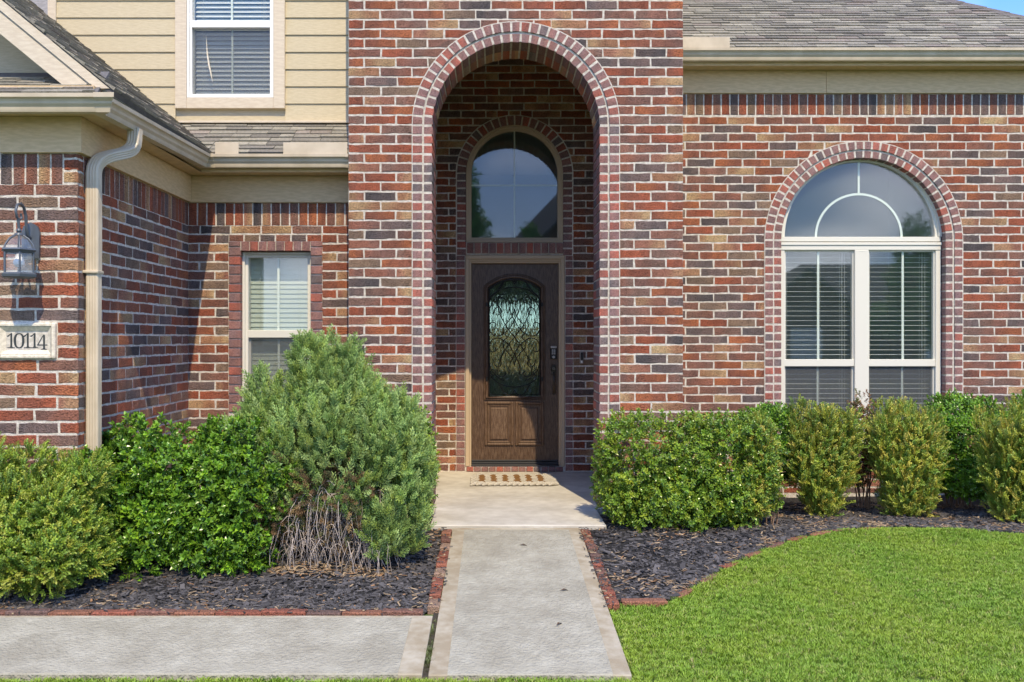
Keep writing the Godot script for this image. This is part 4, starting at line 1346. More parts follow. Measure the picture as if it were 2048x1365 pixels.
# ---------------------------------------------------------------- things on and by the house
func fittings() -> void:
	# lantern on the garage wall
	var at := Vector3(-2.992, 1.42, -5.76)
	var t := thing("wall_lantern", Vector3(-2.992, 1.83, -5.923), "black six-sided glass wall lantern with a scroll arm on the garage brick", "lamp")
	var m := Mb.new()
	var plate := PackedVector2Array()
	for p in [[-0.055, 0.0], [0.055, 0.0], [0.058, 0.20], [0.045, 0.245], [0.022, 0.262], [0.0, 0.275], [-0.022, 0.262], [-0.045, 0.245], [-0.058, 0.20]]:
		plate.append(Vector2(-2.992 + p[0], 1.955 + p[1] * 0.85))
	m.extr(plate, Transform3D.IDENTITY, -5.924, -5.905)
	obj("back_plate", m, M.lamp_metal, t)
	m = Mb.new()
	var x := -2.992
	var zc := -5.765
	m.tube(PackedVector3Array([Vector3(x, 2.085, -5.91), Vector3(x, 2.10, -5.87), Vector3(x, 2.16, -5.855), Vector3(x, 2.225, -5.85), Vector3(x, 2.272, -5.825), Vector3(x, 2.292, -5.785), Vector3(x, 2.28, -5.745), Vector3(x, 2.24, -5.725), Vector3(x, 2.20, -5.74), Vector3(x, 2.188, -5.775), Vector3(x, 2.205, -5.80), Vector3(x, 2.228, -5.785)]), 0.011, 0.007, 8)
	m.tube(PackedVector3Array([Vector3(x, 2.195, -5.755), Vector3(x, 2.15, -5.762), Vector3(x, 2.12, zc)]), 0.009, 0.009, 8)
	obj("scroll_arm", m, M.lamp_metal, t)
	m = Mb.new()
	m.lathe(PackedVector2Array([Vector2(0.0, 2.135), Vector2(0.012, 2.130), Vector2(0.016, 2.118), Vector2(0.010, 2.108), Vector2(0.026, 2.100), Vector2(0.030, 2.090), Vector2(0.0, 2.088)]), Vector3(x, 0, zc), 12)
	for k in 6:
		var g := TAU * k / 6.0
		m.tube(PackedVector3Array([Vector3(x + cos(g) * 0.022, 2.092, zc + sin(g) * 0.022), Vector3(x + cos(g) * 0.062, 2.066, zc + sin(g) * 0.062), Vector3(x + cos(g) * 0.088, 2.030, zc + sin(g) * 0.088), Vector3(x + cos(g) * 0.098, 2.000, zc + sin(g) * 0.098)]), 0.006, 0.006, 5)
	obj("roof_ribs", m, M.lamp_metal, t)
	m = Mb.new()
	m.lathe(PackedVector2Array([Vector2(0.026, 2.090), Vector2(0.060, 2.064), Vector2(0.086, 2.028), Vector2(0.096, 2.000)]), Vector3(x, 0, zc), 6, true)
	obj("roof_glass", m, M.lamp_glass, t)
	m = Mb.new()
	m.lathe(PackedVector2Array([Vector2(0.085, 2.004), Vector2(0.108, 2.004), Vector2(0.112, 1.994), Vector2(0.100, 1.984), Vector2(0.092, 1.974), Vector2(0.080, 1.974)]), Vector3(x, 0, zc), 6, true)
	obj("collar", m, M.lamp_metal, t)
	m = Mb.new()
	m.lathe(PackedVector2Array([Vector2(0.0, 1.842), Vector2(0.112, 1.842), Vector2(0.108, 1.826), Vector2(0.098, 1.820), Vector2(0.0, 1.818)].duplicate()), Vector3(x, 0, zc), 6, true)
	m.lathe(PackedVector2Array([Vector2(0.078, 1.853), Vector2(0.098, 1.853), Vector2(0.112, 1.842)]), Vector3(x, 0, zc), 6, true)
	obj("base_rim", m, M.lamp_metal, t)
	for k in 6:
		var g := TAU * k / 6.0
		m = Mb.new()
		m.tube(PackedVector3Array([Vector3(x + cos(g) * 0.092, 1.85, zc + sin(g) * 0.092), Vector3(x + cos(g) * 0.092, 1.98, zc + sin(g) * 0.092)]), 0.006, 0.006, 5)
		obj("post", m, M.lamp_metal, t)
	m = Mb.new()
	m.lathe(PackedVector2Array([Vector2(0.086, 1.853), Vector2(0.086, 1.974)]), Vector3(x, 0, zc), 6, true)
	obj("glass_pane", m, M.lamp_glass, t)
	m = Mb.new()
	m.lathe(PackedVector2Array([Vector2(0.0, 1.888), Vector2(0.018, 1.891), Vector2(0.031, 1.905), Vector2(0.033, 1.922), Vector2(0.026, 1.940), Vector2(0.016, 1.956), Vector2(0.015, 1.972), Vector2(0.0, 1.974)]), Vector3(x, 0, zc), 14)
	obj("bulb", m, M.bulb, t)
	# address stone
	t = thing("address_plaque", Vector3(-3.025, 1.302, -5.93), "cream cast stone address plaque with black numerals 10114", "sign")
	m = Mb.new()
	frame(m, -3.219, -2.832, 1.307, 1.541, 0.028, -5.95, -5.902, 0.008)
	# splayed inner border
	var o := [[-3.191, 1.335], [-2.860, 1.335], [-2.860, 1.513], [-3.191, 1.513]]
	var q := [[-3.160, 1.366], [-2.891, 1.366], [-2.891, 1.482], [-3.160, 1.482]]
	for i in 4:
		var j := (i + 1) % 4
		m.face(Vector3(o[i][0], o[i][1], -5.906), Vector3(o[j][0], o[j][1], -5.906), Vector3(q[j][0], q[j][1], -5.932), Vector3.BACK)
		m.face(Vector3(o[i][0], o[i][1], -5.906), Vector3(q[j][0], q[j][1], -5.932), Vector3(q[i][0], q[i][1], -5.932), Vector3.BACK)
	m.box(Vector3(-3.195, 1.330, -5.96), Vector3(-2.856, 1.518, -5.933))
	obj("cast_stone", m, M.plaque_stone, t)
	var digits := "10114"
	var font := SystemFont.new()
	font.font_names = PackedStringArray(["Droid Serif"])
	var xx := -3.150
	for i in digits.length():
		var tm := TextMesh.new()
		tm.font = font
		tm.text = digits[i]
		tm.font_size = 96
		tm.pixel_size = 0.00142
		tm.depth = 0.004
		var n := put("numeral", tm, M.number_black, t)
		var w: float = [0.042, 0.064, 0.044, 0.044, 0.058][i]
		n.position += Vector3(xx + w * 0.5, 1.4235 - (0.010 if i == 4 else 0.0), -5.931)
		n.scale = Vector3(0.92 if digits[i] != "0" else 1.08, 1.0, 1.0)
		xx += w
	# doorbell
	t = thing("doorbell", Vector3(0.951, 1.165, -9.883), "slim grey doorbell with a camera button on the brick right of the door", "doorbell")
	m = Mb.new()
	m.box(Vector3(0.931, 1.168, -9.886), Vector3(0.971, 1.296, -9.858), 0.008)
	obj("housing", m, M.nickel, t)
	m = Mb.new()
	m.box(Vector3(0.938, 1.205, -9.862), Vector3(0.964, 1.288, -9.854), 0.004)
	obj("camera_face", m, M.black_plastic, t)
	m = Mb.new()
	m.tube(PackedVector3Array([Vector3(0.951, 1.188, -9.862), Vector3(0.951, 1.188, -9.854)]), 0.010, 0.009, 12)
	obj("button", m, M.bulb, t)
	# braided door mat
	t = thing("door_mat", Vector3(0.206, 0, -9.2), "cream and brown braided rope mat on the porch before the door", "door mat")
	var strands := []
	for s in [-1.0, 1.0]:
		m = Mb.new()
		var path := PackedVector3Array()
		for i in 7:
			var u := i / 6.0
			path.append(Vector3(lerpf(-0.050, 0.050, u), 0.008 + 0.014 * sin(u * PI), s * lerpf(-0.036, 0.036, u)))
		var rad := [0.006, 0.013, 0.017, 0.018, 0.017, 0.013, 0.006]
		for i in 6: m.tube(PackedVector3Array([path[i], path[i + 1]]), rad[i] * 1.2, rad[i + 1] * 1.2, 7, Color.WHITE, false)
		strands.append(m.mesh())
	for r in 8:
		for k in 14:
			var st := MeshInstance3D.new()
			st.name = "rope_strand"
			st.mesh = strands[r % 2]
			st.material_override = M.rope_brown if k % 2 == 1 and r > 0 and r < 7 and k < 13 else M.rope_cream
			st.position = Vector3(-0.385 + k * 0.0585 + rf(-0.003, 0.003) + (0.01 if r % 2 else 0.0), rf(0.001, 0.004), 0.27 - r * 0.075 + rf(-0.003, 0.003))
			st.rotation.y = rf(-0.08, 0.08)
			t.add_child(st, true)
	# edging bricks
	var ordinal := ["first", "second", "third", "fourth", "fifth", "sixth", "seventh", "eighth", "ninth", "tenth", "eleventh", "twelfth"]
	var reds := [[0.56, 0.205, 0.115], [0.52, 0.175, 0.105], [0.40, 0.195, 0.135], [0.64, 0.42, 0.28], [0.54, 0.235, 0.135], [0.28, 0.17, 0.135]]
	var words := ["orange red", "deep red", "brown red", "pale tan", "orange red", "dark brown"]
	var order := [4, 2, 3, 1, 0, 3, 1, 0, 3]
	for side in 2:
		var d := 7.03
		for i in 9:
			var ln := rf(0.185, 0.205)
			var k: int = order[i] if side == 0 else [0, 4, 2, 5, 1, 2, 4, 1, 0][i]
			var x0 := -0.381 if side == 0 else 0.672
			edging(Vector3(x0 + 0.03 + rf(-0.005, 0.005), grade(-(d - ln * 0.5)) - 0.006, -(d - ln * 0.5)), Vector3(0.070, 0.076, ln - 0.006), rf(-0.03, 0.03), reds[k], "%s edging brick, %s from the porch along the %s side of the walk" % [words[k], ordinal[i], "left" if side == 0 else "right"], "edging bricks beside the walk")
			d -= ln
	edging(Vector3(0.895, grade(-5.42) - 0.010, -5.43), Vector3(0.27, 0.075, 0.09), 0.04, reds[4], "long rust red brick lying across the lawn corner by the walk", "edging bricks round the lawn")
	for i in 9:
		var xa := 1.06 + i * 0.22
		var za := lawn_edge(xa)
		var zb := lawn_edge(xa + 0.2)
		edging(Vector3(xa + 0.1, grade(-(za + zb) * 0.5) - 0.026, -(za + zb) * 0.5), Vector3(0.20, 0.075, 0.08), atan2(zb - za, 0.2), reds[[4, 2, 1][i % 3]], "half buried %s edging brick, %s from the walk round the lawn" % [words[[4, 2, 1][i % 3]], ordinal[i]], "edging bricks round the lawn")
	var xl := -0.40
	for i in 11:
		var ln := rf(0.20, 0.27)
		var k: int = [2, 4, 5, 1, 1, 4, 2, 1, 4, 5, 2][i]
		edging(Vector3(xl - ln * 0.5, grade(-5.21) - 0.001 + (0.005 if i % 3 == 0 else 0.0), -5.215 + rf(-0.006, 0.006)), Vector3(ln - 0.005, 0.075, 0.075), rf(-0.025, 0.025), reds[k], "%s edging brick behind the left path, %s from the walk" % [words[k], ordinal[i]], "edging bricks behind the garden path")
		xl -= ln

func edging(at: Vector3, size: Vector3, turn: float, col: Array, label: String, group: String) -> void:
	var m := Mb.new()
	var g := rf(0.85, 1.15)
	var k := Color(col[0] * g, col[1] * g, col[2] * g)
	m.box(-size * 0.5, size * 0.5, 0.006, k)
	for i in m.v.size(): m.v[i] += Vector3(sin(m.v[i].z * 61.0 + at.x * 9.0), sin(m.v[i].x * 43.0 + at.z * 7.0), sin(m.v[i].y * 71.0 + at.z)) * 0.0018
	var o := obj("edging_brick", m, M.brick, self)
	o.position = at
	o.rotation = Vector3(-0.058, turn, rf(-0.03, 0.03))
	tag(o, label, "brick", group)

# ---------------------------------------------------------------- plants
func leaf(m: Mb, base: Vector3, dir: Vector3, face: Vector3, ln: float, w: float, k: Color) -> void:   # a folded leaf of four triangles
	var s := dir.cross(face).normalized()
	var f := s.cross(dir).normalized()
	var tip := base + dir * ln - f * ln * 0.12
	var mid := base + dir * ln * 0.55 + f * ln * 0.02
	var l := base + dir * ln * 0.55 - s * w * 0.5 + f * w * 0.16
	var r := base + dir * ln * 0.55 + s * w * 0.5 + f * w * 0.16
	m.tri(base, mid, l, k); m.tri(base, r, mid, k); m.tri(l, mid, tip, k); m.tri(mid, r, tip, k)

func whorl(count: int, ln: float, w: float, stem: float, open: float) -> Mesh:   # leaves round a short stem, larger and flatter below
	var m := Mb.new()
	m.tube(PackedVector3Array([Vector3.ZERO, Vector3(0, stem, 0)]), 0.0022, 0.0012, 3, Color(0.75, 0.65, 0.6), false)
	for i in count:
		var t := float(i) / (count - 1)
		var g := i * 2.4 + rf(-0.3, 0.3)
		var tilt := lerpf(open, 0.45, t) + rf(-0.2, 0.2)
		var out := Vector3(cos(g), 0, sin(g))
		var dir := (out * sin(tilt) + Vector3.UP * cos(tilt)).normalized()
		var face := (Vector3.UP * sin(tilt) - out * cos(tilt)).normalized()
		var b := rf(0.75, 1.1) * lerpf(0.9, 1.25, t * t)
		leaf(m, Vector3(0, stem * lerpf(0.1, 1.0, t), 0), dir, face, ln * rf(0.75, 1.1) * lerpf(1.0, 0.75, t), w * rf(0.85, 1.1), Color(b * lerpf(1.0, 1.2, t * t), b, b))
	return m.mesh()

func small_sprig() -> Mesh:   # an upright twig set with small leaves
	var m := Mb.new()
	m.tube(PackedVector3Array([Vector3.ZERO, Vector3(0.004, 0.05, 0.0), Vector3(0, 0.10, 0.003)]), 0.002, 0.001, 3, Color(0.9, 0.7, 0.7), false)
	for i in 26:
		var t := i / 25.0
		var g := i * 2.2 + rf(-0.3, 0.3)
		var tilt := rf(0.5, 1.1)
		var out := Vector3(cos(g), 0, sin(g))
		var dir := (out * sin(tilt) + Vector3.UP * cos(tilt)).normalized()
		var b := rf(0.75, 1.2)
		leaf(m, Vector3(0, 0.012 + 0.09 * t, 0) + out * 0.003, dir, (Vector3.UP * sin(tilt) - out * cos(tilt)).normalized(), rf(0.014, 0.020), rf(0.009, 0.012), Color(b, b * rf(0.95, 1.05), b))
	return m.mesh()

func juniper_spray() -> Mesh:   # a plume of scaly cords
	var m := Mb.new()
	var cord := func(a: Vector3, b: Vector3, r: float, k: Color) -> void:
		var t := (b - a).normalized()
		var s := t.cross(Vector3(0.31, 0.2, 0.93)).normalized()
		var u := s.cross(t)
		var mid := a.lerp(b, 0.4)
		for i in 3:
			var g0 := TAU * i / 3.0
			var g1 := TAU * (i + 1) / 3.0
			var p0 := mid + (s * cos(g0) + u * sin(g0)) * r
			var p1 := mid + (s * cos(g1) + u * sin(g1)) * r
			m.tri(p1, p0, a, k); m.tri(p0, p1, b, k)
	cord.call(Vector3.ZERO, Vector3(0, 0.13, 0), 0.0035, Color(0.8, 0.8, 0.7))
	for i in 16:
		var t := 0.15 + 0.80 * i / 15.0
		var g := i * 2.4
		var out := Vector3(cos(g), 0, sin(g))
		var base := Vector3(0, 0.13 * t, 0)
		var ln := lerpf(0.060, 0.026, t) * rf(0.8, 1.15)
		var dir := (out * 0.62 + Vector3.UP * 0.8).normalized()
		var b := rf(0.8, 1.15)
		cord.call(base, base + dir * ln, 0.0034, Color(b, b, b))
		for j in 2:
			var from := base + dir * ln * (0.35 + 0.25 * j)
			var d2 := (dir + Vector3(cos(g + 1.4 + j * 2.6), 0.2, sin(g + 1.4 + j * 2.6)) * 0.6).normalized()
			cord.call(from, from + d2 * ln * 0.5, 0.003, Color(b * 1.1, b * 1.1, b * 1.1))
	return m.mesh()

func grass_tuft() -> Mesh:
	var m := Mb.new()
	for i in 8:
		var g := rf(0, TAU)
		var out := Vector3(cos(g), 0, sin(g))
		var b0 := out * rf(0.0, 0.014)
		var h := rf(0.014, 0.034)
		var lean := rf(0.15, 0.9)
		var s := out.cross(Vector3.UP) * rf(0.0010, 0.0016)
		var mid := b0 + Vector3.UP * h * 0.6 + out * h * lean * 0.3
		var tip := b0 + Vector3.UP * h * 0.95 + out * h * lean
		var k := rf(0.82, 1.15)
		var c := Color(k * rf(0.92, 1.12), k, k * rf(0.7, 1.1))
		m.tri(b0 - s, b0 + s, mid + s, c); m.tri(b0 - s, mid + s, mid - s, c); m.tri(mid - s, mid + s, tip, c)
	return m.mesh()

func shrub(t: Node3D, lobes: Array, count: int, mesh: Mesh, mt: Material, cols: Array, size: Vector2, up_pull: float, power: float, deep := 0.72, gap := 0.0, keep = null, called := "foliage", clump := Vector3.ZERO, clumps := 0) -> void:
	# lobes: [centre, radii] from the shrub's foot
	var places := []
	var tints := []
	var nz := FastNoiseLite.new()
	nz.seed = int(t.position.x * 100.0) + 77
	nz.frequency = 3.2
	var areas := []
	var total := 0.0
	var inset := shrink
	if clumps > 0:   # the crown is made of many tufts, so that it has hollows and an uneven outline
		var tufts := []
		for l in lobes:
			total += l[1].x * l[1].y + l[1].y * l[1].z + l[1].x * l[1].z
			tufts.append([l[0], (l[1] - Vector3.ONE * (shrink * 0.7 + clump.x * 0.9)).max(Vector3.ONE * 0.06)])
		for i in clumps:
			var r := rng.randf() * total
			var k := 0
			for l in lobes:
				r -= l[1].x * l[1].y + l[1].y * l[1].z + l[1].x * l[1].z
				if r <= 0.0: break
				k = mini(k + 1, lobes.size() - 1)
			var d := Vector3(rng.randfn(), rng.randfn(), rng.randfn() * 0.9 + 0.35).normalized()
			var e := pow(pow(absf(d.x), power) + pow(absf(d.y), power) + pow(absf(d.z), power), -1.0 / power)
			var g := rf(0.7, 1.35)
			var core: Vector3 = (lobes[k][1] - Vector3.ONE * (shrink + clump.x * 0.55)).max(Vector3.ONE * 0.05)
			tufts.append([lobes[k][0] + d * core * e + Vector3(0, clump.y * 0.15, 0), clump * g])
		lobes = tufts
		inset = 0.0
		total = 0.0
	for l in lobes:
		total += l[1].x * l[1].y + l[1].y * l[1].z + l[1].x * l[1].z
		areas.append(total)
	var tries := 0
	while places.size() < count and tries < count * 6:
		tries += 1
		var r := rng.randf() * total
		var k := 0
		while areas[k] < r: k += 1
		var l: Array = lobes[k]
		var d := Vector3(rng.randfn(), rng.randfn(), rng.randfn()).normalized()
		if d.z < -0.5 and rng.randf() < 0.6: d.z = -d.z
		var s := pow(pow(absf(d.x), power) + pow(absf(d.y), power) + pow(absf(d.z), power), -1.0 / power)
		var f := lerpf(deep, 1.0, pow(rng.randf(), 0.55))
		var rad: Vector3 = (l[1] - Vector3.ONE * inset).max(Vector3.ONE * 0.06)
		var p: Vector3 = l[0] + d * rad * s * f
		if rng.randf() < 0.025: p = l[0] + (p - l[0]) * rf(1.04, 1.14)
		f = 1.0 + rough * (0.16 * nz.get_noise_3d(p.x, p.y, p.z) + 0.07 * nz.get_noise_3d(p.x * 3.0, p.y * 3.0, p.z * 3.0))
		p = l[0] + (p - l[0]) * f
		if p.y < 0.03: continue
		if keep != null and not keep.call(p): continue
		if gap > 0.0 and nz.get_noise_3d(p.x * 1.7 + 9.0, p.y * 1.7, p.z * 1.7) < -0.55 + gap and rng.randf() < 0.8: continue
		var buried := false
		for j in lobes.size():
			if j != k:
				var e: Vector3 = (p - lobes[j][0]) / lobes[j][1]
				if e.length() < (0.62 if clumps == 0 else 0.5): buried = true
		if buried: continue
		var nn: Vector3 = (d / l[1]).normalized()
		var dir := (nn * (1.0 - up_pull) + Vector3.UP * up_pull + Vector3(rng.randfn(), rng.randfn(), rng.randfn()) * 0.28).normalized()
		var a := dir.cross(Vector3(sin(tries * 1.3), 0.1, cos(tries * 1.3))).normalized()
		var sc := rf(size.x, size.y)
		places.append(Transform3D(Basis(a, dir, a.cross(dir)).scaled_local(Vector3.ONE * sc), p))
		var c: Color = cols[rng.randi() % cols.size()]
		var g := rf(0.8, 1.2) * (1.0 + 0.25 * nz.get_noise_3d(p.x * 0.6, p.y * 0.6, p.z * 0.6 + 30.0))
		tints.append(Color(c.r * g, c.g * g, c.b * g))
	many(called, mesh, mt, places, tints, t)

func stems(t: Node3D, reach: Vector3, count: int, col: Color, r := 0.008, foot := 0.12) -> void:
	var m := Mb.new()
	for i in count:
		var g := rf(0, TAU)
		var a := Vector3(cos(g) * foot * rng.randf(), -0.03, sin(g) * foot * rng.randf())
		var b := Vector3(cos(g + rf(-0.5, 0.5)) * reach.x * rf(0.4, 1.0), reach.y * rf(0.5, 1.0), sin(g + rf(-0.5, 0.5)) * reach.z * rf(0.4, 1.0))
		var path := PackedVector3Array()
		for j in 6:
			var u := j / 5.0
			path.append(a.lerp(b, u) + Vector3(sin(u * 7.0 + i), 0, cos(u * 6.0 + i * 2.0)) * 0.02 + Vector3(0, 0.1 * sin(u * PI), 0))
		var k := rf(0.7, 1.2)
		m.tube(path, r * rf(0.7, 1.2), r * 0.3, 5, Color(col.r * k, col.g * k, col.b * k))
		for j in 3:
			var u: Vector3 = path[2 + j]
			var e := u + Vector3(rf(-0.14, 0.14), rf(0.02, 0.18), rf(-0.14, 0.14))
			m.tube(PackedVector3Array([u, u.lerp(e, 0.5) + Vector3(0, 0.015, 0), e]), r * 0.4, r * 0.15, 4, Color(col.r * k, col.g * k, col.b * k))
	var o := MeshInstance3D.new()
	o.name = "stems"
	o.mesh = m.mesh()
	o.material_override = M.stem
	t.add_child(o, true)

func plants() -> void:
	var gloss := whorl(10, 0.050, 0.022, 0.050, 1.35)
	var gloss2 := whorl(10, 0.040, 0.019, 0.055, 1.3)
	var box := small_sprig()
	var jun := juniper_spray()
	var green := [Color(0.112, 0.244, 0.021), Color(0.144, 0.296, 0.023), Color(0.093, 0.200, 0.023), Color(0.204, 0.385, 0.026), Color(0.122, 0.252, 0.026), Color(0.152, 0.281, 0.026)]
	var olive := [Color(0.164, 0.287, 0.029), Color(0.208, 0.330, 0.030), Color(0.121, 0.226, 0.029), Color(0.284, 0.374, 0.036), Color(0.186, 0.296, 0.033)]
	var gold := [Color(0.299, 0.381, 0.039), Color(0.391, 0.431, 0.046), Color(0.206, 0.311, 0.039), Color(0.466, 0.421, 0.062), Color(0.186, 0.321, 0.039), Color(0.354, 0.401, 0.054)]
	var lime := [Color(0.247, 0.376, 0.038), Color(0.324, 0.440, 0.041), Color(0.191, 0.312, 0.034), Color(0.401, 0.450, 0.061), Color(0.162, 0.285, 0.030)]
	var blue := [Color(0.248, 0.379, 0.100), Color(0.307, 0.448, 0.134), Color(0.201, 0.307, 0.076), Color(0.354, 0.478, 0.163), Color(0.236, 0.370, 0.083), Color(0.283, 0.379, 0.071)]
	var brown := Color(0.20, 0.13, 0.085)
	# left bed
	rough = 0.8
	var t := thing("boxwood_shrub", Vector3(-2.86, grade(-5.62), -5.68), "yellow green small leaved boxwood at the left end of the left bed", "shrub")
	stems(t, Vector3(0.45, 0.7, 0.3), 14, brown)
	shrub(t, [[Vector3(0.02, 0.44, -0.02), Vector3(0.46, 0.41, 0.34)], [Vector3(0.06, 0.26, 0.10), Vector3(0.42, 0.27, 0.30)], [Vector3(-0.42, 0.46, 0.0), Vector3(0.42, 0.46, 0.34)]], 7600, box, M.box_leaf, lime, Vector2(0.75, 1.15), 0.45, 3.0, 0.60, 0.0, null, "foliage", Vector3(0.085, 0.10, 0.085), 90)
	t = thing("glossy_shrub", Vector3(-2.16, grade(-6.15), -6.3), "large glossy bright green broad leaved shrub left of the juniper", "shrub")
	stems(t, Vector3(0.6, 0.75, 0.4), 20, brown, 0.011, 0.25)
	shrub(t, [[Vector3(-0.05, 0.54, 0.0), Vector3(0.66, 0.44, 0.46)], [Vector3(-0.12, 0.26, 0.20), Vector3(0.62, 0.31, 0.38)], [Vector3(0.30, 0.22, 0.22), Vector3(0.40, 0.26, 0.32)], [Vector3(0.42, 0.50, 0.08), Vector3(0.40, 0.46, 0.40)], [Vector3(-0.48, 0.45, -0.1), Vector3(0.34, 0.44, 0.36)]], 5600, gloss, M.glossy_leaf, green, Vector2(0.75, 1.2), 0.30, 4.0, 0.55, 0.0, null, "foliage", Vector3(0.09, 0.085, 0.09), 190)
	rough = 1.25
	t = thing("juniper_bush", Vector3(-1.04, grade(-6.3), -6.32), "tall grey green juniper with bare grey twigs at its front foot", "shrub")
	var bare := func(p: Vector3) -> bool:   # nothing green where the photograph shows the dead front
		var e := Vector2((p.x + 0.02) / 0.38, (p.y - 0.10) / 0.44)
		var e2 := Vector2((p.x + 0.0) / 0.25, (p.y - 0.60) / 0.17)
		return p.z < -0.10 or not (e.length() < rf(0.55, 1.05) or e2.length() < rf(0.1, 1.1))
	rough = 1.9
	shrub(t, [[Vector3(0.0, 0.70, 0.0), Vector3(0.55, 0.55, 0.40)], [Vector3(-0.10, 1.07, 0.0), Vector3(0.27, 0.43, 0.26)], [Vector3(0.10, 0.92, -0.02), Vector3(0.27, 0.36, 0.28)], [Vector3(-0.50, 0.94, 0.02), Vector3(0.17, 0.35, 0.22)], [Vector3(-0.56, 0.64, 0.04), Vector3(0.21, 0.40, 0.28)], [Vector3(0.40, 0.64, 0.02), Vector3(0.24, 0.36, 0.30)], [Vector3(0.43, 0.44, 0.05), Vector3(0.22, 0.36, 0.32)], [Vector3(-0.50, 0.34, 0.08), Vector3(0.20, 0.30, 0.28)], [Vector3(0.24, 0.20, 0.22), Vector3(0.22, 0.14, 0.18)]], 9000, jun, M.juniper_leaf, blue, Vector2(0.6, 1.15), 0.72, 2.2, 0.60, 0.0, bare, "foliage", Vector3(0.10, 0.17, 0.10), 120)
	rough = 1.25
	shrub(t, [[Vector3(-0.03, 0.50, 0.02), Vector3(0.50, 0.46, 0.42)], [Vector3(-0.48, 0.36, 0.08), Vector3(0.26, 0.34, 0.32)]], 950, jun, M.juniper_leaf, [Color(0.20, 0.12, 0.055), Color(0.15, 0.10, 0.05), Color(0.24, 0.165, 0.075), Color(0.14, 0.15, 0.06)], Vector2(0.6, 0.95), 0.3, 2.0, 0.5, 0.0, func(p): return p.y < 0.85, "withered_foliage")
	stems(t, Vector3(0.42, 0.95, 0.25), 26, Color(0.16, 0.12, 0.09), 0.014, 0.22)
	var m := Mb.new()
	for i in 600:
		var a := Vector3(rf(-0.40, 0.34), rf(0.06, 0.50), rf(0.08, 0.34))
		var out := Vector3(rng.randfn() * 1.1, 0, rf(0.0, 0.9)).normalized()
		var ln := rf(0.07, 0.30)
		a.y += rf(0.0, 0.16) * rng.randf()
		a.z -= rf(0.0, 0.2) * rng.randf()
		var path := PackedVector3Array()
		for j in 6:
			var u := j / 5.0
			path.append(a + out * ln * u * 0.55 + Vector3(rng.randfn() * 0.006, 0.10 * ln * sin(u * PI * 0.8) * 3.0 - ln * u * u * 0.9, 0))
			path[j].y = maxf(path[j].y, 0.004)
		var g := rf(0.4, 1.15)
		m.tube(path, rf(0.0020, 0.0042), 0.0012, 4, Color(0.52 * g, 0.45 * g, 0.40 * g))
	for i in 130:
		var a := Vector3(rf(-0.40, 0.34), rf(0.0, 0.5), rf(0.0, 0.26))
		var b := a + Vector3(rng.randfn() * 0.1, rf(0.04, 0.2), rng.randfn() * 0.06)
		var g := rf(0.6, 1.1)
		m.tube(PackedVector3Array([a, a.lerp(b, 0.5) + Vector3(rng.randfn(), 0, rng.randfn()) * 0.015, b]), 0.005, 0.0015, 4, Color(0.42 * g, 0.35 * g, 0.30 * g))
	var o := MeshInstance3D.new()
	o.name = "bare_twigs"
	o.mesh = m.mesh()
	o.material_override = M.stem
	o.set_meta("kind", "stuff")
	t.add_child(o)
	t = thing("glossy_shrub", Vector3(-0.66, grade(-7.3), -7.22), "glossy dark green shrub behind the right side of the juniper by the porch", "shrub")
	stems(t, Vector3(0.2, 0.7, 0.2), 8, brown)
	shrub(t, [[Vector3(0.0, 0.52, 0.0), Vector3(0.25, 0.48, 0.26)]], 700, gloss2, M.glossy_leaf, olive, Vector2(0.8, 1.15), 0.3, 2.6, 0.6)
	# right bed
	rough = 0.5
	t = thing("glossy_shrub", Vector3(1.46, grade(-7.3), -7.38), "broad clipped glossy hedge shrub with a flat top right of the porch", "shrub")
	stems(t, Vector3(0.6, 0.7, 0.3), 22, Color(0.26, 0.19, 0.13), 0.009, 0.35)
	shrub(t, [[Vector3(-0.15, 0.47, 0.02), Vector3(0.52, 0.45, 0.42)], [Vector3(0.34, 0.46, 0.04), Vector3(0.48, 0.44, 0.42)], [Vector3(0.0, 0.21, 0.14), Vector3(0.60, 0.26, 0.38)]], 5400, gloss2, M.glossy_leaf, olive, Vector2(0.7, 1.0), 0.30, 5.0, 0.6, 0.0, null, "foliage", Vector3(0.065, 0.06, 0.065), 260)
	rough = 0.9
	t = thing("boxwood_shrub", Vector3(2.12, grade(-7.2), -7.16), "narrow yellowish boxwood at the right end of the clipped glossy hedge shrub", "shrub")
	stems(t, Vector3(0.14, 0.7, 0.15), 7, brown)
	shrub(t, [[Vector3(-0.05, 0.50, 0.0), Vector3(0.15, 0.40, 0.22)], [Vector3(-0.12, 0.26, 0.05), Vector3(0.14, 0.22, 0.2)]], 1300, box, M.box_leaf, gold, Vector2(0.75, 1.1), 0.6, 3.0, 0.6)
	t = thing("glossy_shrub", Vector3(2.36, grade(-7.95), -8.02), "glossy green shrub against the wall below the left pane of the arched window", "shrub")
	stems(t, Vector3(0.2, 0.7, 0.2), 9, brown)
	shrub(t, [[Vector3(0.05, 0.60, 0.0), Vector3(0.34, 0.38, 0.32)]], 1200, gloss2, M.glossy_leaf, green, Vector2(0.8, 1.1), 0.3, 3.0, 0.6)
	var yellow := [
		["boxwood_shrub", Vector3(2.74, 0, -7.72), 0.30, 0.95, "yellow green boxwood in front of the left half of the arched window"],
		["boxwood_shrub", Vector3(3.46, 0, -7.70), 0.31, 0.98, "yellowest boxwood in front of the right half of the arched window"],
		["boxwood_shrub", Vector3(4.30, 0, -7.46), 0.36, 0.97, "golden boxwood at the right edge of the photograph"]]
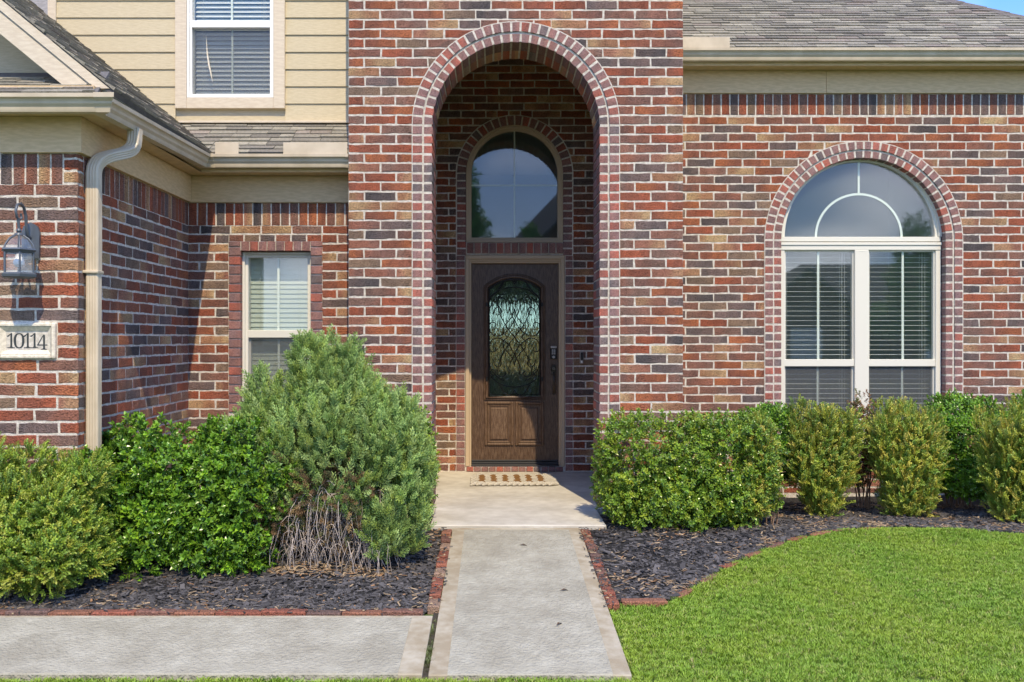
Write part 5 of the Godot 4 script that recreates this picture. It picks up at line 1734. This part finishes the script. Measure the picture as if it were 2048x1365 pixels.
	for y in yellow:
		t = thing(y[0], Vector3(y[1].x, grade(y[1].z), y[1].z), y[4], "shrub", "clipped yellowing boxwoods under the window")
		stems(t, Vector3(y[2] * 0.8, y[3] * 0.8, 0.2), 14, Color(0.28, 0.19, 0.12), 0.007, 0.07)
		var h: float = y[3]
		var w: float = y[2]
		shrub(t, [[Vector3(0, h * 0.60, 0), Vector3(w * 1.06, h * 0.31, 0.31)], [Vector3(0, h * 0.40, 0.02), Vector3(w * 0.98, h * 0.30, 0.28)], [Vector3(0, h * 0.17, 0.02), Vector3(w * 0.74, h * 0.19, 0.22)]], 4100, box, M.box_leaf, gold, Vector2(0.7, 1.1), 0.72, 5.0, 0.5, 0.0, null, "foliage", Vector3(0.06, 0.13, 0.06), 90)
	t = thing("withered_shrub", Vector3(3.27, grade(-8.1), -8.08), "half dead shrub with brown leaves between the two boxwoods under the window", "shrub")
	stems(t, Vector3(0.16, 0.85, 0.12), 16, Color(0.30, 0.19, 0.12), 0.006, 0.10)
	shrub(t, [[Vector3(-0.02, 0.72, 0.0), Vector3(0.22, 0.40, 0.20)], [Vector3(-0.08, 0.50, 0.05), Vector3(0.20, 0.36, 0.18)]], 420, gloss2, M.glossy_leaf, [Color(0.30, 0.15, 0.07), Color(0.36, 0.20, 0.10), Color(0.22, 0.11, 0.05), Color(0.14, 0.15, 0.04)], Vector2(0.6, 0.95), 0.6, 2.0, 0.2)
	t = thing("glossy_shrub", Vector3(4.16, grade(-8.1), -8.14), "dark glossy shrub against the wall between the yellow boxwoods on the right", "shrub")
	stems(t, Vector3(0.3, 0.8, 0.2), 12, brown)
	shrub(t, [[Vector3(0, 0.62, 0.0), Vector3(0.42, 0.44, 0.34)], [Vector3(-0.02, 0.32, 0.1), Vector3(0.32, 0.22, 0.28)]], 2000, gloss2, M.glossy_leaf, green, Vector2(0.8, 1.1), 0.3, 3.0, 0.6)
	t = thing("glossy_shrub", Vector3(4.92, grade(-8.0), -8.05), "tallest glossy shrub against the wall at the far right edge", "shrub")
	stems(t, Vector3(0.3, 0.8, 0.2), 12, brown)
	shrub(t, [[Vector3(0, 0.62, 0.0), Vector3(0.44, 0.50, 0.36)]], 1700, gloss2, M.glossy_leaf, green, Vector2(0.8, 1.1), 0.3, 3.0, 0.6)

func lawn_and_litter() -> void:
	var places := []
	var tints := []
	var nz := FastNoiseLite.new()
	nz.seed = 3
	nz.frequency = 0.55
	var mesh := grass_tuft()
	while places.size() < 105000:
		var x := rf(-3.6, 5.4)
		var d := rf(3.1, 7.25)
		if not is_lawn(x, d): continue
		var s := rf(0.8, 1.25) * (1.0 + 0.25 * nz.get_noise_2d(x * 4.0, d * 4.0))
		places.append(Transform3D(Basis(Vector3.UP, rf(0, TAU)).scaled_local(Vector3(s * 1.15, s, s * 1.15)), Vector3(x, grade(-d) - 0.006, -d)))
		var p := nz.get_noise_2d(x * 2.0, d * 2.0) + 0.6 * nz.get_noise_2d(x * 9.0 + 40.0, d * 9.0)
		var c := Color(0.255, 0.37, 0.032).lerp(Color(0.195, 0.335, 0.030), clampf(0.5 + p, 0, 1))
		if rng.randf() < 0.10: c = Color(0.33, 0.38, 0.10)
		elif rng.randf() < 0.012: c = Color(0.34, 0.29, 0.16)
		var g := rf(0.8, 1.2)
		tints.append(Color(c.r * g, c.g * g, c.b * g))
	var o := many("lawn_grass", mesh, M.grass, places, tints, self)
	tag(o, "short bright green lawn grass right of the walk and along the bottom", "grass")
	# bark chips
	var m := Mb.new()
	m.box(Vector3(-0.5, -0.5, -0.5), Vector3(0.5, 0.5, 0.5))
	for i in m.v.size():
		var w := m.v[i]
		m.v[i] = Vector3(w.x + 0.14 * w.z, w.y + 0.25 * w.x * w.x - 0.12 * w.z * w.x, w.z * (1.0 - 0.35 * absf(w.x + 0.2)))
	var chip := m.mesh()
	var bz := FastNoiseLite.new()
	bz.seed = 5
	bz.frequency = 0.9
	var lz := FastNoiseLite.new()
	lz.seed = 19
	lz.frequency = 1.1
	for side in 2:
		places = []
		tints = []
		while places.size() < (24000 if side == 0 else 24000):
			var x := rf(-3.6, -0.385) if side == 0 else rf(0.74, 5.6)
			var front_d := 5.27 if side == 0 else lawn_edge(x) + 0.02
			var d := front_d + (8.3 - front_d) * pow(rng.randf(), 1.5)
			var y := bed_height(x, -d, bz)
			var needles := side == 0 and Vector2((x + 1.06) / 0.42, (d - 5.98) / 0.16).length() < 1.0
			var straw := rng.randf() < (0.55 if needles else 0.035) + (0.16 if side == 0 else 0.30) * clampf(lz.get_noise_2d(x * 1.6, d * 1.6) * 2.2, 0.0, 1.0)
			var ln := rf(0.010, 0.030) if rng.randf() < 0.6 else (rf(0.026, 0.052) if rng.randf() < 0.93 else rf(0.07, 0.12))
			var b := Basis(Vector3.UP, rf(0, TAU)) * Basis(Vector3.RIGHT, rf(-0.4, 0.4)) * Basis(Vector3.BACK, rf(-0.3, 0.3))
			if straw:
				places.append(Transform3D(b.scaled_local(Vector3(rf(0.012, 0.05), 0.002, rf(0.002, 0.014))), Vector3(x, y + 0.012, -d)))
				var g := rf(0.6, 1.1)
				tints.append(Color(0.40 * g, 0.29 * g, 0.17 * g) if rng.randf() < 0.75 else Color(0.33 * g, 0.18 * g, 0.08 * g))
			else:
				places.append(Transform3D(b.scaled_local(Vector3(ln, rf(0.003, 0.008), ln * rf(0.2, 0.5))), Vector3(x, y + rf(0.0, 0.008), -d)))
				var g := rf(0.4, 2.0)
				tints.append(Color(0.062 * g, 0.057 * g, 0.055 * g))
		for i in 150:   # spilled over the edging
			var along := side == 0 and rng.randf() < 0.6
			var x := rf(-3.2, -0.4) if along else (rf(-0.40, -0.30) if side == 0 else rf(0.64, 0.75))
			var d := 5.27 - absf(rng.randfn()) * 0.05 if along else rf(5.3, 7.0)
			var g := rf(0.4, 1.8)
			places.append(Transform3D(Basis(Vector3.UP, rf(0, TAU)).scaled_local(Vector3(rf(0.008, 0.035), 0.004, rf(0.005, 0.012))), Vector3(x, grade(-d) + (0.042 if d > 5.175 and along or x < -0.315 or x > 0.66 else 0.033), -d)))
			tints.append(Color(0.062 * g, 0.057 * g, 0.055 * g) if rng.randf() < 0.7 else Color(0.33 * g, 0.24 * g, 0.14 * g))
		o = many("mulch_chips", chip, M.mulch_chip, places, tints, self)
		tag(o, ["black bark mulch scattered with dry leaves in the left bed", "black bark mulch scattered with straw in the right bed by the lawn"][side], "mulch")
	# weeds in the joint between path and walk
	places = []
	tints = []
	for i in 90:
		var d := rf(4.42, 5.1)
		if rng.randf() < 0.5: d = rf(4.55, 4.75)
		places.append(Transform3D(Basis(Vector3.UP, rf(0, TAU)).scaled_local(Vector3.ONE * rf(0.7, 1.3)), Vector3(rf(-0.342, -0.314), grade(-d) + 0.005, -d)))
		tints.append(Color(0.12, 0.15, 0.05) * rf(0.7, 1.2))
	o = many("joint_weeds", mesh, M.grass, places, tints, self)
	tag(o, "small weeds growing in the joint between garden path and walk", "weeds")
	# a few loose leaves on the concrete
	for s in [[0.21, 6.55, 0.0, "porch"], [0.43, 5.58, 0.4, "a"], [0.36, 5.02, 1.0, "b"]]:
		m = Mb.new()
		leaf(m, Vector3(-0.03, 0.004, 0), Vector3.RIGHT, Vector3.UP, 0.065, 0.02, Color(0.12, 0.07, 0.04))
		for i in m.v.size(): m.v[i].y += absf(m.v[i].z) * 0.5
		var d: float = s[1]
		var at := Vector3(s[0], grade(-d) + 0.030, -d)
		var q := obj("fallen_leaf", m, M.box_leaf, self)
		q.position = at
		q.rotation = Vector3(-0.058, s[2], 0)
		tag(q, {"porch": "brown fallen leaf on the walk nearest the porch", "a": "brown fallen leaf on the middle of the walk, right of its centre line", "b": "dark fallen leaf on the walk nearest the street"}[s[3]], "leaf", "fallen leaves on the walk")

# ---------------------------------------------------------------- across the street: what the windows mirror
func neighbour(called: String, at: Vector3, w: float, wall_h: float, ridge: float, depth: float, label: String, gables: Array) -> void:
	var t := thing(called, at, label, "house", "houses across the street")
	var m := Mb.new()
	m.box(at + Vector3(-w / 2, 0, 0), at + Vector3(w / 2, wall_h, depth))
	obj("wall", m, M.far_brick, t)
	m = Mb.new()
	var a := at + Vector3(-w / 2 - 0.4, wall_h, -0.4)
	var b := at + Vector3(w / 2 + 0.4, wall_h, -0.4)
	var c := at + Vector3(w / 2 + 0.4, wall_h, depth + 0.4)
	var d := at + Vector3(-w / 2 - 0.4, wall_h, depth + 0.4)
	var r0 := at + Vector3(-w / 2 + depth * 0.4, ridge, depth / 2)
	var r1 := at + Vector3(w / 2 - depth * 0.4, ridge, depth / 2)
	m.face(a, b, r1, Vector3(0, 1, -1)); m.face(a, r1, r0, Vector3(0, 1, -1)); m.face(d, c, r1, Vector3(0, 1, 1)); m.face(d, r1, r0, Vector3(0, 1, 1))
	m.face(a, d, r0, Vector3(-1, 1, 0)); m.face(b, c, r1, Vector3(1, 1, 0)); m.quad(a, b, c, d)
	obj("roof", m, M.far_roof, t)
	for g in gables:   # [x, half width, peak]
		m = Mb.new()
		m.extr(PackedVector2Array([Vector2(at.x + g[0] - g[1], at.y), Vector2(at.x + g[0] + g[1], at.y), Vector2(at.x + g[0] + g[1], at.y + wall_h), Vector2(at.x + g[0], at.y + g[2] - 0.1), Vector2(at.x + g[0] - g[1], at.y + wall_h)]), Transform3D.IDENTITY, at.z - 1.2, at.z - 0.002)
		obj("gable_wall", m, M.far_brick, t)
		m = Mb.new()
		for s in [-1.0, 1.0]:
			var e0 := at + Vector3(g[0] + s * (g[1] + 0.35), wall_h - 0.25, -1.6)
			var e1 := at + Vector3(g[0], g[2], -1.6)
			var back := Vector3(0, 0, 4.5)
			m.face(e0, e1, e1 + back, Vector3(s, 1, 0)); m.face(e0, e1 + back, e0 + back, Vector3(s, 1, 0))
			var lo := Vector3(0, -0.18, 0)
			m.face(e0 + lo, e1 + lo, e1, Vector3(0, 0, -1)); m.face(e0 + lo, e1, e0, Vector3(0, 0, -1))
		obj("gable_roof", m, M.far_roof, t)
		m = Mb.new()
		frame(m, at.x + g[0] - 0.7, at.x + g[0] + 0.7, at.y + 0.9, at.y + 2.3, 0.09, at.z - 1.26, at.z - 1.202)
		m.box(Vector3(at.x + g[0] - 0.61, at.y + 0.99, at.z - 1.24), Vector3(at.x + g[0] + 0.61, at.y + 2.21, at.z - 1.21))
		obj("window", m, M.upper_vinyl, t)

func tree(at: Vector3, h: float, spread: float, label: String, count: int) -> void:
	var t := thing("street_tree", at, label, "tree", "trees across the street")
	var m := Mb.new()
	m.tube(PackedVector3Array([Vector3.ZERO, Vector3(0.05, h * 0.3, 0.03), Vector3(-0.04, h * 0.6, 0), Vector3(0, h * 0.95, 0.02)]), 0.14, 0.03, 8, Color(0.15, 0.11, 0.08))
	for i in 14:
		var y := h * rf(0.3, 0.85)
		var g := rf(0, TAU)
		var e := Vector3(cos(g) * spread * rf(0.5, 0.9), y + h * rf(0.04, 0.14), sin(g) * spread * rf(0.5, 0.9))
		m.tube(PackedVector3Array([Vector3(0, y, 0), Vector3(0, y, 0).lerp(e, 0.5) + Vector3(0, 0.15, 0), e]), 0.05, 0.012, 5, Color(0.15, 0.11, 0.08))
	var o := MeshInstance3D.new()
	o.name = "trunk"
	o.mesh = m.mesh()
	o.material_override = M.stem
	t.add_child(o)
	var lobes := []
	for i in 9:
		var u := i / 8.0
		var g := i * 2.4
		var r := spread * lerpf(0.62, 0.24, u)
		lobes.append([Vector3(cos(g) * spread * 0.42 * (1.0 - u), lerpf(h * 0.34, h * 0.94, u), sin(g) * spread * 0.42 * (1.0 - u)), Vector3(r, h * 0.12, r)])
	shrub(t, lobes, count, whorl(9, 0.16, 0.035, 0.16, 1.5), M.tree_leaf, [Color(0.15, 0.33, 0.06), Color(0.19, 0.40, 0.075), Color(0.12, 0.27, 0.06)], Vector2(0.9, 1.5), 0.1, 2.0, 0.3, 0.1, null, "crown")

# ---------------------------------------------------------------- light
func sky_cover() -> ImageTexture:   # thin broken cloud, white on clear
	var f := FastNoiseLite.new()
	f.seed = 21
	f.frequency = 2.4
	f.fractal_octaves = 5
	f.fractal_gain = 0.5
	var w := 768
	var h := 384
	var d := PackedByteArray()
	d.resize(w * h * 4)
	for j in h:
		var el := PI * (0.5 - (j + 0.5) / h)
		for i in w:
			var az := TAU * (i + 0.5) / w
			var p := Vector3(cos(el) * cos(az), sin(el) * 1.6, cos(el) * sin(az))
			var a := 0.0
			if el > 0.0:
				a = smoothstep(0.02, 0.42, f.get_noise_3dv(p * Vector3(1.0, 1.7, 1.0)) + 0.06) * 0.85
			var k := (j * w + i) * 4
			d[k] = 255; d[k + 1] = 244; d[k + 2] = 228; d[k + 3] = int(255 * a)
	return ImageTexture.create_from_image(Image.create_from_data(w, h, false, Image.FORMAT_RGBA8, d))

func _ready() -> void:
	rng.seed = 4711
	# camera: level, lens shifted so that the wall's vanishing point lies left of the middle
	var cam := Camera3D.new()
	cam.name = "camera"
	add_child(cam)
	cam.projection = Camera3D.PROJECTION_FRUSTUM
	cam.near = 0.05
	cam.far = 500.0
	cam.size = 2.0 * 0.37295 * cam.near
	cam.frustum_offset = Vector2(37.0 / 1830.0, -4.5 / 1830.0) * cam.near
	cam.position = Vector3(0, 1.437, 0)
	cam.current = true
	var env := Environment.new()
	env.background_mode = Environment.BG_SKY
	var sm := ProceduralSkyMaterial.new()
	sm.sky_top_color = Color(0.17, 0.42, 0.72)
	sm.sky_horizon_color = Color(0.70, 0.77, 0.83)
	sm.sky_curve = 0.12
	sm.ground_bottom_color = Color(0.25, 0.27, 0.2)
	sm.ground_horizon_color = Color(0.45, 0.5, 0.5)
	sm.sky_cover = sky_cover()
	sm.sky_energy_multiplier = 1.5
	var sky := Sky.new()
	sky.sky_material = sm
	env.sky = sky
	env.tonemap_mode = Environment.TONE_MAPPER_LINEAR
	env.tonemap_exposure = 1.28
	env.sdfgi_enabled = true
	env.ssao_enabled = true
	env.ssil_enabled = true
	var we := WorldEnvironment.new()
	we.name = "environment"
	we.environment = env
	add_child(we)
	var sun := DirectionalLight3D.new()
	sun.name = "sun"
	sun.light_energy = 1.25
	sun.light_color = Color(1.0, 0.925, 0.79)
	sun.light_angular_distance = 0.5
	sun.shadow_enabled = true
	add_child(sun)
	sun.look_at_from_position(Vector3.ZERO, Vector3(-0.15, -1.0, -0.74), Vector3.UP)
	# setting
	materials()
	ground()
	house = thing("brick_house", Vector3(0.19, -0.2, -7.77), "red brown brick house with an arched entry porch and cream trim", "house")
	walls()
	eaves()
	roofs()
	windows()
	front_door()
	build_pieces()
	# things
	fittings()
	plants()
	lawn_and_litter()
	var fence := thing("added_fence", Vector3(0.4, -0.1, -26.0), "weathered cedar board fence added behind the house to yellow the door glass", "fence")  # added: its yellow wood tints what shows in the door glass
	for i in 34:
		var m := Mb.new()
		m.box(Vector3(-2.0 + i * 0.142, -0.15, -26.02), Vector3(-2.0 + i * 0.142 + 0.138, 1.75 + rf(-0.01, 0.01), -26.0), 0.004)
		obj("fence_board", m, M.fence_wood, fence)
	neighbour("neighbour_house", Vector3(4.6, -0.39, 24.0), 9.5, 5.0, 9.6, 9.0, "two storey brick house across the street with a grey hipped roof", [[-1.6, 2.2, 7.4]])
	neighbour("neighbour_house", Vector3(18.5, -0.39, 24.0), 13.0, 2.9, 5.6, 9.0, "low brick house across the street with two front gables", [[-4.6, 2.4, 5.0], [1.4, 2.2, 4.9]])
	tree(Vector3(-0.9, -0.39, 8.2), 7.0, 1.5, "tall narrow leafy tree across the street, mirrored in the window over the door", 2600)
	tree(Vector3(1.5, -0.39, 17.5), 6.3, 1.2, "smaller slender tree before the two storey house across the street", 1500)
	tree(Vector3(16.6, -0.39, 18.0), 6.4, 2.0, "round leafy tree before the low gabled house across the street", 2200)
